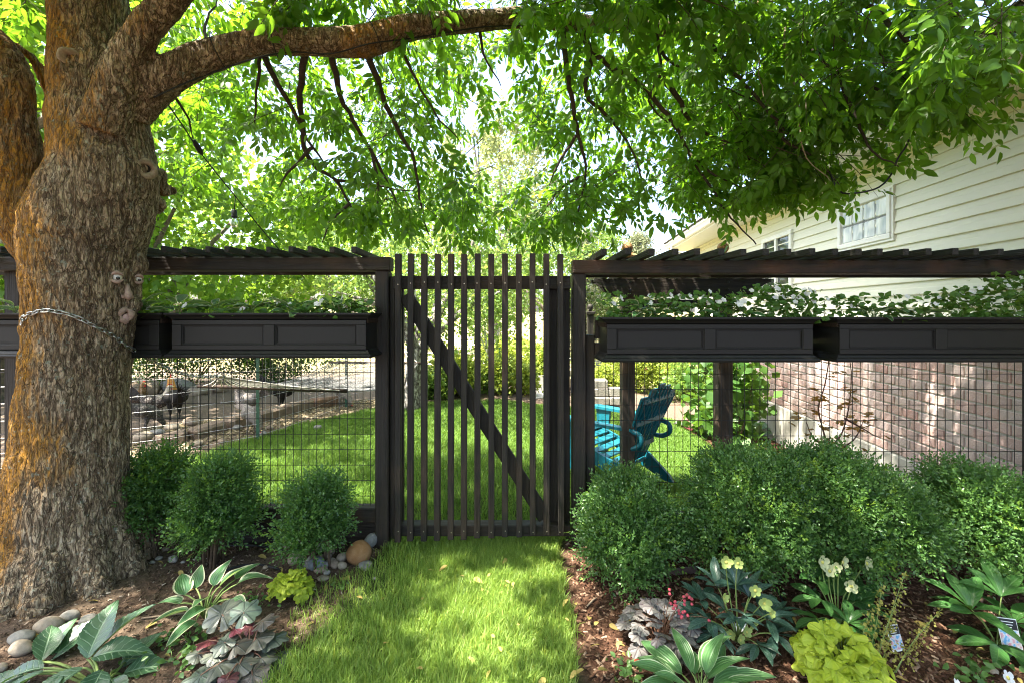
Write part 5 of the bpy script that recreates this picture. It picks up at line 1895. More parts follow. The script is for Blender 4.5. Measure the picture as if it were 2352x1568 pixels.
bushlet('seedling', 'tiny coral flowered seedling at the bottom edge', 1460, 1560, 60, .10, .07, .024, M_SMALL, 51, 1, leafmat('coral_petal', (.6, .06, .04), (.7, .1, .06), (.6, .1, .05), .2), .016)
bushlet('seedling', 'small white flowered seedling near the bottom right corner', 2240, 1560, 55, .12, .06, .034, M_SMALL, 52, 2, M_WHITEP, .028)
bushlet('seedling', 'low green weeds beside the striped hosta', 565, 1395, 70, .11, .06, .022, M_SMALL, 53)
bushlet('seedling', 'small green weed under the striped hosta', 415, 1470, 40, .10, .05, .026, M_SMALL, 54)
bushlet('seedling', 'leafy weed between the big hellebore and the heuchera', 395, 1520, 50, .12, .06, .028, M_SMALL, 55)
bushlet('seedling', 'tiny clover seedling beside the path grass', 780, 1348, 14, .05, .02, .02, M_SMALL, 56)

# ------------------------------------------------------------------ plants in the window boxes
M_IMP = leafmat('impatiens_leaf', (.05, .13, .025), (.10, .21, .04), (.25, .42, .05), .38, .4, .4)
hp = [lm(leaf_grid(.13, .06, lanceo, .3, .35, .02, 0, 10, 6, .2 * k), M_HOSTA) for k in range(2)]


def box_plants(z, rows, grp):
    for k, (kind, x, hgt, fl, lab) in enumerate(rows):
        b = Vector((xpx(x, 2.77), 2.775 + rnd.uniform(-.03, .03), z - .03))
        if kind == 'i':
            bushlet('impatiens', lab, 0, 0, int((110 if x > 1300 else 60) * hgt / .1), .115, hgt * (1.55 if z < ZL - .001 or x > 1300 else .62) + .02, .042, M_IMP, 200 + k + int(x), fl, M_WHITEP, .020, 'flowering plant', base=b, group=grp)
        else:
            rosette('hosta', lab, 'plant', b, hp, 12, .04, .03, .09, .8, 1.15, 300 + int(x), M_PET, (.2, .9), .002, grp)


g1 = 'plants in the window box left of the gate'
box_plants(ZL, [('h', 410, .08, 0, 'striped hosta at the left end of the box left of the gate'), ('i', 450, .08, 1, 'sparse leafy impatiens next to the left end hosta of that box'), ('h', 490, .08, 0, 'second striped hosta in the box left of the gate'), ('h', 580, .08, 0, 'third striped hosta in the box left of the gate'), ('i', 640, .16, 2, 'tallest dark leaved impatiens in the box left of the gate'),
                ('i', 700, .11, 0, 'bushy impatiens right of the tallest in that box'), ('h', 670, .08, 0, 'striped hosta at the foot of the tallest impatiens'), ('i', 765, .17, 4, 'white flowered impatiens near the right end, left box'), ('h', 780, .08, 0, 'striped hosta near the right end of the left box'), ('i', 822, .12, 1, 'impatiens at the right end of the box left of the gate'), ('i', 545, .10, 1, 'low impatiens between two hostas in the left box')], g1)
box_plants(ZL, [('h', 325, .08, 0, 'striped hosta peeking out right of the trunk'), ('i', 350, .08, 1, 'small impatiens beside the trunk in the hidden box'), ('h', 30, .08, 0, 'striped hosta peeking out left of the trunk')], 'plants in the half hidden window box')
g2 = 'plants in the window box right of the gate'
box_plants(ZR, [('i', 1420, .10, 2, 'white impatiens at the left end of the right box'), ('h', 1470, .09, 0, 'striped hosta near the left end of the right box'), ('i', 1500, .10, 3, 'second white impatiens from the left, right box'), ('i', 1550, .10, 2, 'third white impatiens from the left, right box'), ('h', 1590, .09, 0, 'striped hosta in the middle of the right box'), ('i', 1625, .10, 6, 'thickly flowered white impatiens in the middle of the right box'),
                ('i', 1675, .10, 6, 'white impatiens just right of the middle, right box'), ('h', 1715, .08, 0, 'striped hosta right of the middle, right box'), ('i', 1750, .13, 5, 'tall white impatiens in the right half of the right box'), ('i', 1805, .12, 6, 'white impatiens second from the right end'), ('i', 1850, .11, 6, 'white impatiens at the right end of the right box')], g2)
g3 = 'plants in the window box at the right edge'
box_plants(ZR, [('i', 1955, .09, 1, 'small impatiens at the left end of the edge box'), ('h', 2010, .09, 0, 'striped hosta second from left in the edge box'), ('i', 2050, .09, 1, 'small impatiens between two hostas of the edge box'), ('h', 2110, .11, 0, 'tall dark hosta leaves in the edge box'), ('i', 2160, .10, 2, 'impatiens right of the dark hosta in the edge box'), ('i', 2215, .12, 3, 'white flowered impatiens in the middle of the edge box'), ('i', 2275, .15, 4, 'tall pale green impatiens toward the right edge'), ('i', 2335, .18, 4, 'tallest impatiens, cut by the right edge')], g3)

# ------------------------------------------------------------------ fallen leaves
rgf = np.random.default_rng(77)
fx = np.concatenate([rgf.uniform(-2.3, -.6, 40), rgf.uniform(.3, 2.6, 110), rgf.uniform(-.6, .4, 30)])
fy = rgf.uniform(1.75, 2.85, 180)
fv, ft = scatter(*leaflet(.05, .022, .3, .3), frames(np.stack([rgf.normal(size=180), rgf.normal(size=180), rgf.normal(0, .15, 180)], 1), np.array([0, 0, 1.]) + rgf.normal(0, .3, (180, 3)), rgf.uniform(.5, 1.2, 180)), np.stack([fx, fy, G(fx, fy) + np.where(np.abs(fx + .1) < .5, .05, .012)], 1))
tag(setting(link('fallen_leaves', tri_mesh('fallen_leaves', fv, ft, leafmat('fallen_leaf', (.30, .22, .07), (.42, .34, .10), (.3, .25, .05), .15, .6, .2))), 'stuff'), 'yellowed fallen leaves strewn over the beds and path', 'leaf litter')


# ------------------------------------------------------------------ chain, hammock
def torus_link(L, Wd, r, mat):
    pts = []
    for k in range(14):
        a = 2 * PI * k / 14
        pts.append(Vector((math.cos(a) * Wd / 2, math.sin(a) * Wd / 2 + (L - Wd) / 2 * (1 if math.sin(a) > 0 else -1), 0)))
    pts.append(pts[0])
    pts.append(pts[1])
    return MB().tube(pts, r, 6, False).mesh('link', mat, True)


def chain(o, path, L, mat):
    m = torus_link(L, L * .58, L * .105, mat)
    q = [Vector(v) for v in path]
    # even steps
    step = L * .78
    acc, out = 0.0, [q[0]]
    for a, b in zip(q[:-1], q[1:]):
        d = (b - a).length
        t = step - acc
        while t < d:
            out.append(a.lerp(b, t / d))
            t += step
        acc = d - (t - step)
    for i in range(len(out) - 1):
        c = (out[i] + out[i + 1]) / 2
        f = np.array([(out[i + 1] - out[i])[:]])
        M = frames(f, np.array([[0.2, -.6, .8]]), 1.0, np.array([PI / 2 * (i % 2) + rnd.uniform(-.35, .35)]))[0]
        m4 = np.eye(4)
        m4[:3, :3] = M
        m4[:3, 3] = c
        k = link('link', m, o)
        k.matrix_basis = Matrix(m4.tolist())


RING = Vector((-2.19, 3.42, zpx(863, 3.42)))


def build_hammock():
    o = thing('chain', 'galvanised chain wrapped round the trunk and running to the hammock', 'chain', (-2.4, 2.3, 1.3))
    path = []
    for x, y in ((52, 745), (62, 728), (85, 718), (110, 712), (150, 720), (180, 730), (220, 752), (255, 772), (285, 790), (303, 803)):
        p, n = on_trunk(x, y)
        path.append(p + n * .012)
    e = path[-1]
    for t in (.25, .5, .75, 1.0):
        path.append(e.lerp(RING, t) + Vector((0, 0, -.06 * math.sin(PI * t))))
    path, _ = catmull(path, [1] * len(path), .02)
    chain(o, path, .036, M_METAL)
    h = thing('hammock', 'grey rope hammock strung beyond the left fence', 'hammock', (-1.95, 5, .1))
    m_rope = plain('cotton_rope', (.55, .52, .45), .9, .1, .2, 80, .3)
    m_bar = plain('dark_bar', (.045, .03, .02), .6, .3)
    c1 = Vector((-2.10, 3.97, zpx(891, 3.97)))
    c2 = Vector((-1.80, 5.95, .86))
    far = Vector((-1.66, 6.85, 1.02))
    ax = Vector((1, -.10, -.015)).normalized()
    b1 = [c1 + ax * s for s in (-.69, .69)]
    b2 = [c2 + Vector((1, -.1, 0)) * s for s in (-.62, .62)]
    MB().tube(b1, .017, 10).build('spreader_bar', m_bar, h, True)
    MB().tube(b2, .017, 10).build('spreader_bar', m_bar, h, True)
    MB().tube([RING + Vector((math.cos(a) * .028, 0, math.sin(a) * .028)) for a in np.linspace(0, 2 * PI, 13)], .005, 6, False).build('ring', M_METAL, h, True)
    for (r0, bar) in ((RING, b1), (far, b2)):
        for k in range(15):
            t = k / 14
            e = bar[0].lerp(bar[1], t * .94 + .03)
            MB().tube([r0, r0.lerp(e, .5) + Vector((0, 0, -.015)), e], .0042, 5).build('cord', m_rope, h)
    chain(h, [far, Vector((-1.62, 7.0, 1.12))], .04, M_METAL)
    net = MB()

    def S(u, v):
        a, c = b1[0].lerp(b1[1], u), b2[0].lerp(b2[1], u)
        return a.lerp(c, v) + Vector((0, 0, -.16 * math.sin(PI * v) * (.75 + .25 * math.sin(PI * u))))
    for k in range(25):
        u = .03 + .94 * k / 24
        net.tube([S(u + .010 * math.sin(j * 1.6 + k * PI), j / 14) for j in range(15)], .0038, 4)
    for k in range(42):
        v = (k + .5) / 42
        net.tube([S(.03 + .94 * j / 8, v + .006 * (j % 2)) for j in range(9)], .0034, 4)
    setting(net.build('netting', plain('grey_rope', (.19, .19, .185), .9, .1), h), 'stuff')


build_hammock()


# ------------------------------------------------------------------ clay face on the trunk
def build_face():
    m_clay = plain('pinkish_clay', (.33, .23, .18), .75, .25, .35, 40, .5)
    m_white = plain('eye_white', (.62, .60, .52), .4, .5, .08)
    m_iris = plain('pupil', (.02, .015, .012), .2, .6)
    f = thing('tree_face', 'clay face of eyes, nose and mouth fixed to the trunk', 'ornament', on_trunk(290, 690)[0])

    def ball(r, sx, sy, sz, p, M, name, mat, par, ns=.0, n=14):
        mb = MB().lathe([(r * math.sin(PI * k / 9) + 1e-4, -r * math.cos(PI * k / 9)) for k in range(10)], (0, 0, 0), n)
        vv = np.array(mb.v) * np.array([sx, sy, sz])
        if ns:
            vv += vv / (np.linalg.norm(vv, axis=1)[:, None] + 1e-6) * (noise3(vv * 90 + 3) * ns)[:, None]
        mb.v = [tuple(M @ Vector(q) + p) for q in vv]
        return mb.build(name, mat, par, True)
    for x, y, s in ((269, 637, 1.0), (317, 641, .85)):
        p, n = on_trunk(x, y)
        n = (n * .4 + (Vector((0, 0, H)) - p).normalized()).normalized()
        M = face_frame(n)
        e = ball(.024 * s, .85, 1.0, .75, p + n * .004, M, 'eye', m_white, f)
        ball(.009 * s, 1, 1, .5, p + n * .021 + M @ Vector((.004, -.006, 0)), M, 'pupil', m_iris, e)
        for sg in (1, -1):
            pts = [p + n * (.012 + .012 * math.sin(PI * t)) + M @ Vector(((t - .5) * .052 * s, sg * (.010 + .016 * math.sin(PI * t)) * s, 0)) for t in np.linspace(0, 1, 9)]
            MB().tube(pts, [.004 + .007 * math.sin(PI * t) * s for t in np.linspace(0, 1, 9)], 8).build('eyelid', m_clay, e, True)
    p, n = on_trunk(292, 672)
    n = (n * .4 + (Vector((0, 0, H)) - p).normalized()).normalized()
    M = face_frame(n)
    q, r = catmull([p + M @ Vector((0, .042, .004)), p + M @ Vector((.0, .015, .016)), p + M @ Vector((.002, -.018, .026)), p + M @ Vector((.002, -.034, .012))], [.007, .013, .021, .012], .008)
    MB().tube(q, r, 12).build('nose', m_clay, f, True)
    for s in (-1, 1):
        ball(.012, 1, .9, .9, p + M @ Vector((s * .018, -.024, .008)), M, 'nostril', m_clay, f, .001)
    p, n = on_trunk(287, 724)
    n = (n * .4 + (Vector((0, 0, H)) - p).normalized()).normalized()
    M = face_frame(n)
    lips = []
    for k in range(25):
        a = 2 * PI * k / 24
        lips.append(p + M @ Vector((.026 * math.cos(a), .034 * math.sin(a) + (.006 if math.sin(a) < 0 else 0), .010)))
    rr = [.015 + .004 * math.sin(3 * 2 * PI * k / 24 + 1) for k in range(25)]
    mb = MB().tube(lips, rr, 10, False)
    vv = np.array(mb.v)
    vv += (noise3(vv * 120) * .006)[:, None]
    mb.v = [tuple(q) for q in vv]
    mb.build('mouth', m_clay, f, True)
    ball(.020, .9, 1.5, .55, p + M @ Vector((.002, -.020, .012)), M, 'tongue', plain('tongue_clay', (.38, .25, .22), .6), f, .003)


build_face()


# ------------------------------------------------------------------ string light and cables
def build_cords():
    o = thing('string_light', 'black outdoor light string along the limb with one clear bulb', 'light string', P(541, 452, 3.2))
    a = []
    for x, y, d in ((352, 222, 2.42), (420, 190, 2.44), (500, 160, 2.5), (600, 133, 2.54), (680, 118, 2.57), (760, 122, 2.58), (850, 100, 2.60), (930, 88, 2.68), (1020, 75, 2.73), (1120, 60, 2.84), (1240, 58, 2.95)):
        h, n = on_trunk(x, y)
        p = h + n * .008 if (h - P(x, y, d)).length < .35 else P(x, y, d)
        a.append(p)
    q, _ = catmull(a, [1] * len(a), .04)
    MB().tube(q, .0042, 6).build('cord', M_BLACK, o, True)
    b = [P(366, 212, 2.46), P(420, 290, 2.75), P(456, 345, 2.95), P(500, 402, 3.1), P(541, 452, 3.2), P(595, 520, 3.4), P(640, 572, 3.5), P(700, 640, 3.7)]
    q, _ = catmull(b, [1] * len(b), .05)
    MB().tube(q, .0045, 6).build('cord', M_BLACK, o, True)
    MB().tube([P(446, 322, 2.9), P(450, 332, 2.92), P(460, 348, 2.95), P(464, 356, 2.96)], [.008, .017, .017, .008], 10).build('plug', M_BLACK, o, True)
    for x, y, dx in ((505, 125, 10), (635, 100, 6), (860, 90, 10), (985, 52, 4)):
        h, n = on_trunk(x, y)
        L0 = next(i for i in range(len(LIMB)) if LIMB[i][0] > x)
        (x0, y0, d0, t0), (x1, y1, d1, t1) = LIMB[L0 - 1], LIMB[L0]
        u = (x - x0) / (x1 - x0)
        c = P(x, y0 + (y1 - y0) * u, d0 + (d1 - d0) * u)
        r = (t0 + (t1 - t0) * u) / 2 * c.y / F + .012
        T = (P(x1, y1, d1) - P(x0, y0, d0)).normalized()
        N = T.cross(Vector((0, 0, 1))).normalized()
        B = T.cross(N)
        MB().tube([c + (N * math.cos(k) + B * math.sin(k)) * r for k in np.linspace(0, 2 * PI, 25)], .0028, 5, False).build('cable_tie', M_BLACK, o, True)
    c = P(541, 452, 3.2)
    s = P(538, 482, 3.2)
    sock = MB().tube([c, s], .003, 6)
    sock.lathe([(.010, .0), (.017, -.006), (.018, -.045), (.020, -.048), (.020, -.056), (.014, -.058)], s, 14)
    so = sock.build('socket', M_BLACK, o, True)
    t = NT('clear_glass')
    m_g = t.done(t.pbr((.95, .97, 1.), .02, .5, None, 0.0, Transmission__Weight=.95, IOR=1.2))
    MB().lathe([(.012, -.056), (.014, -.064), (.024, -.082), (.026, -.098), (.020, -.116), (.008, -.124), (.001, -.126)], s, 18).build('bulb', m_g, o, True)
    MB().tube([s + Vector((0, 0, -.06)), s + Vector((.006, 0, -.085)), s + Vector((-.006, 0, -.1)), s + Vector((.0, 0, -.115))], .0012, 5).build('filament', M_SCREW, so)
    r = [P(1905, 395, 2.9), P(1918, 425, 2.85), P(1935, 444, 2.85), P(1975, 443, 2.85), P(2020, 430, 2.85), P(2048, 400, 2.85), P(2062, 365, 2.85), P(2085, 330, 2.8), P(2090, 300, 2.8)]
    q, _ = catmull(r, [1] * len(r), .03)
    tag(MB().tube(q, .0055, 7).build('cable', M_BLACK, None, True), 'black cable looping down from the boughs before the siding', 'cable')


build_cords()


# ------------------------------------------------------------------ small things on the beds
def ground_tube(name, label, pts, r, mat, lift=.004):
    q = [gp(a, b) + Vector((0, 0, lift)) for a, b in pts]
    q, _ = catmull(q, [1] * len(q), .05)
    q = [Vector((v.x, v.y, Gf(v.x, v.y) + lift + r * .6)) for v in q]
    return tag(MB().tube(q, r, 8).build(name, mat, None, True), label, 'hose')


ground_tube('drip_line', 'black drip line on the soil behind the striped hosta', [(520, 1312), (560, 1300), (600, 1300), (645, 1310)], .006, M_BLACK)
ground_tube('drip_line', 'black drip line under the boxwoods by the left fence', [(470, 1262), (540, 1255), (640, 1262), (720, 1290)], .006, M_BLACK)
ground_tube('drip_line', 'black drip line crossing the mulch between the hellebores', [(1770, 1330), (1800, 1390), (1825, 1440), (1850, 1500)], .006, M_BLACK)
ed = MB()
a, b_ = gp(1475, 1330), gp(1600, 1318)
ed.beam(a + Vector((0, 0, .02)), b_ + Vector((0, 0, .02)), .006, .05, c=.001)
tag(ed.build('metal_edging', plain('brown_steel', (.13, .09, .08), .5, .4, .3, 40, .2, .4)), 'low brown steel edging strip under the loose boxwood', 'edging')
TWIG = plain('dead_twig', (.24, .18, .12), .9)
for pts, lab in (([(325, 1422), (400, 1415), (460, 1410)], 'thin dead twig lying by the trunk foot'), ([(145, 1430), (185, 1432), (210, 1430)], 'short dead twig among the trunk stones'), ([(1345, 1398), (1362, 1382), (1372, 1376)], 'grey dead twig on the mulch beside the path'), ([(1420, 1568), (1445, 1545), (1475, 1525)], 'pale dead twig at the bottom of the mulch')):
    q = [gp(*v) + Vector((0, 0, .006)) for v in pts]
    tag(MB().tube(q, [.004, .005, .003], 6).build('twig', TWIG, None, True), lab, 'twig')


def plant_tag(x, y, d, w, hgt, lean, label, pic):
    b = Vector((xpx(x, d), d, 0))
    b.z = Gf(b.x, b.y)
    o = thing('plant_tag', label, 'plant tag', b)
    M = Matrix.Rotation(lean, 3, 'Z') @ Matrix.Rotation(-.35, 3, 'X')
    c = b + Vector((0, 0, hgt * .55))
    MB().obox(c, (w, .0012, hgt), M, .0004).build('card', M_WHITE, o)
    MB().obox(c + M @ Vector((0, -.0016, hgt * .30)), (w * .92, .0012, hgt * .34), M).build('header', M_BLACK, o)
    MB().obox(c + M @ Vector((0, -.0016, -.16 * hgt)), (w * .92, .0012, hgt * .54), M).build('picture', pic, o)
    tx = MB()
    for k in range(3):
        tx.obox(c + M @ Vector((-.01 * w * k, -.0030, hgt * (.38 - .09 * k))), (w * (.6 - .1 * k), .0008, hgt * .025), M)
    tx.build('lettering', M_WHITE, o)


def picmat(name, a, b, c):
    t = NT(name)
    n = t.noise(t.coords(), 55, 2)
    return t.done(t.pbr(t.ramp(n, [(.38, a), (.5, b), (.62, c)]), .4, .4))


PIC = picmat('tag_picture', (.12, .35, .6), (.6, .6, .6), (.6, .3, .35))
plant_tag(2056, 1505, 2.02, .065, .10, .2, 'small printed plant tag between the seed stalks', PIC)
plant_tag(2318, 1500, 2.05, .075, .12, -.25, 'printed plant tag under the right edge hellebore', PIC)
plant_tag(1700, 1480, 2.13, .07, .07, .0, 'plant tag with white flower picture under the dark hellebore', picmat('tag_picture_white', (.05, .2, .06), (.5, .55, .6), (.8, .8, .8)))


# ------------------------------------------------------------------ arbor, chair
def build_arbor():
    d = 4.2
    o = thing('garden_arbor', 'dark timber arbor with round ball finials behind the right fence', 'arbor', (1.5, d, Gf(1.5, d)))
    m_b = woodmat('weathered_post', 2, (.02, .016, .013), (.07, .052, .04), (.17, .09, .045), .5)
    m_f = plain('orange_wood', (.34, .19, .08), .7, .3, .35, 40, .4)
    ztop = zpx(592, d)
    for j, (dy, sgn) in enumerate(((0, 1),)):
        for x0, x1 in ((1430, 1459), (1651, 1684)):
            a, c = xpx(x0, d) - (.035 if j else 0), xpx(x1, d) - (.035 if j else 0)
            xc, yc = (a + c) / 2, d + dy + .06
            p = cb('post', M_WZ if j else m_b, o, a, c, d + dy, d + dy + .125, Gf(xc, yc) - .1, ztop, .006)
            cp = MB()
            rect = [(.062, ztop), (.088, ztop + .006), (.09, ztop + .022), (.075, ztop + .034), (.055, ztop + .044), (.03, ztop + .052)]
            cp.lathe([(r * 1.2, z) for r, z in rect], (xc, yc, 0), 4, Matrix.Rotation(PI / 4, 3, 'Z'))
            cp.build('cap', m_f, p)
            R0 = .052
            MB().lathe([(.02, ztop + .045)] + [(R0 * math.sin(PI * k / 10) + .001, ztop + .098 - R0 * math.cos(PI * k / 10)) for k in range(1, 11)], (xc, yc, 0), 20).build('ball_finial', m_f, p, True)
    # shaped header boards
    zt, zb = zpx(641, d), zpx(681, d)
    xa, xb = xpx(1364, d), xpx(1766, d)
    prof = [(xa, zt), (xb, zt), (xb, zt - .03), (xb - .05, zt - .045), (xb - .09, zt - .075), (xb - .115, zt - .11), (xb - .14, zb), (xa + .14, zb), (xa + .115, zt - .11), (xa + .09, zt - .075), (xa + .05, zt - .045), (xa, zt - .03)]
    for y in (d - .042, d + .128):
        b = MB().prism(prof, lambda a, z, t: (a, t, z), y, y + .038).build('header_board', M_WX, o)
        if y < d:
            for xx in (1445, 1668):
                for zz in (zpx(649, d), zpx(667, d)):
                    MB().lathe([(.012, 0), (.012, .003), (.008, .010)], (xpx(xx, d), y, zz), 8, Matrix.Rotation(PI / 2, 3, 'X')).build('bolt', M_BLACK, b)
    n = 11
    for k in range(n):
        x = xa + .09 + (xb - xa - .18) * k / (n - 1)
        MB().beam((x, d - .22, zt + .020), (x, d + .42, zt + .020), .036, .036, c=.003).build('slat', m_b, o)
    z0 = zpx(706, d)
    cb('cross_rail', M_WX, o, xpx(1459, d), xpx(1651, d), d + .03, d + .07, z0, z0 + .07)
    # a small post with a pointed cap farther back
    d2 = 6.2
    q = thing('garden_post', 'slim dark garden post with round knob right of the gate', 'post', (xpx(1357, d2), d2, Gf(1.07, d2)))
    cb('post', M_WZ, q, xpx(1350, d2), xpx(1364, d2), d2, d2 + .085, Gf(1.07, d2) - .1, zpx(722, d2))
    cb('cap', M_WZ, q, xpx(1347, d2), xpx(1367, d2), d2 - .02, d2 + .105, zpx(722, d2) + .001, zpx(716, d2))
    MB().lathe([(.022, zpx(716, d2) + .001), (.02, zpx(712, d2)), (.045, zpx(706, d2)), (.03, zpx(700, d2)), (.002, zpx(698, d2))], (xpx(1357, d2), d2 + .042, 0), 14).build('knob', M_WZ, q, True)


build_arbor()


def local(name, mb, mat, parent, smooth=False):
    o = bpy.data.objects.new(name, mb.mesh(name, mat, smooth))
    COL.objects.link(o)
    o.parent = parent
    return o


def build_chair():
    m = plain('teal_resin', (.006, .125, .165), .42, .5, .12, 60, .06)
    x, y = 1.04, 4.70
    o = thing('adirondack_chair', 'teal plastic adirondack chair seen from behind on the lawn', 'chair', (x, y, Gf(x, y)))
    o.rotation_euler = (0, 0, math.radians(137))      # local +x is where the sitter faces
    o.scale = (1.1, 1.1, 1.1)
    # back slats: fan leaning back, rounded tops
    hts = [.84, .90, .93, .90, .84]
    base = Vector((-.22, 0, .22))
    for k in range(5):
        s = (k - 2)
        y0, y1 = s * .09, s * .134
        top = hts[k]
        n = 7
        vs, fs = [], []
        for i in range(n + 1):
            t = i / n
            z = .20 + (top - .20) * t
            xx = -.20 - .28 * (z - .20) / .72
            w = (.041 + .020 * t) * (1 if t < .9 else .86)
            yc = y0 + (y1 - y0) * t
            zz = z - (abs(s) * .0 if t < .95 else 0)
            for (a, b) in ((0, -w), (0, w), (-.016, w), (-.016, -w)):
                vs.append((xx + a, yc + b, zz))
        for i in range(n):
            for q in range(4):
                q2 = (q + 1) % 4
                fs.append((i * 4 + q, i * 4 + q2, i * 4 + 4 + q2, i * 4 + 4 + q))
        fs += [(3, 2, 1, 0), tuple(n * 4 + q for q in range(4))]
        sl = local('back_slat', MB().add(vs, fs), m, o)
        rb = MB()
        for q in (-.03, .03):
            rb.beam((-.225, y0 + q, .24), (-.235 - .28 * (top - .24) / .72, y1 + q * 1.2, top - .03), .006, .016)
        local('rib', rb, m, sl)
    for z in (.36, .60, .80):
        xx = -.222 - .28 * (z - .20) / .72
        wd = .20 + .08 * (z - .2)
        local('back_brace', MB().beam((xx, -wd - .03, z), (xx, wd + .03, z), .022, .045, c=.004), m, o)
    # contoured seat slats
    for k in range(7):
        t = k / 6
        xx = .30 - .50 * t
        z = .37 - .17 * t + .02 * math.cos(t * PI)
        local('seat_slat', MB().obox(Vector((xx, 0, z)), (.066, .50, .016), Matrix.Rotation(.32, 3, 'Y').inverted(), .004), m, o)
    for s in (-1, 1):
        yy = s * .255
        prof = [(.33, .38), (.34, .33), (.25, .26), (-.05, .15), (-.40, .0), (-.48, .0), (-.44, .06), (-.22, .24), (-.1, .26), (.2, .36)]
        local('back_leg', MB().prism(prof, lambda a, z, t: (a, t, z), yy - .016, yy + .016), m, o)
        fl = [(.33, 0), (.25, 0), (.23, .3), (.20, .55), (.36, .55), (.345, .3)]
        local('front_leg', MB().prism(fl, lambda a, z, t: (a, t, z), s * .30 - .016, s * .30 + .016), m, o)
        arm = [(.40, s * .26), (.41, s * .34), (.37, s * .385), (.1, s * .38), (-.25, s * .335), (-.36, s * .30), (-.36, s * .26), (.0, s * .275)]
        local('arm', MB().prism(arm if s > 0 else arm[::-1], lambda a, b, t: (a, b, t - .04 * (.4 - a) * .4), .555, .58), m, o)
        hook = [Vector((-.34, s * .28, .545)), Vector((-.42, s * .28, .52)), Vector((-.43, s * .28, .45)), Vector((-.36, s * .28, .40)), Vector((-.29, s * .275, .40))]
        q, r = catmull(hook, [.022] * 5, .02)
        local('arm_bracket', MB().tube(q, r, 8), m, o, True)
    local('front_apron', MB().obox(Vector((.335, 0, .345)), (.02, .5, .07), Matrix.Identity(3), .004), m, o)


build_chair()


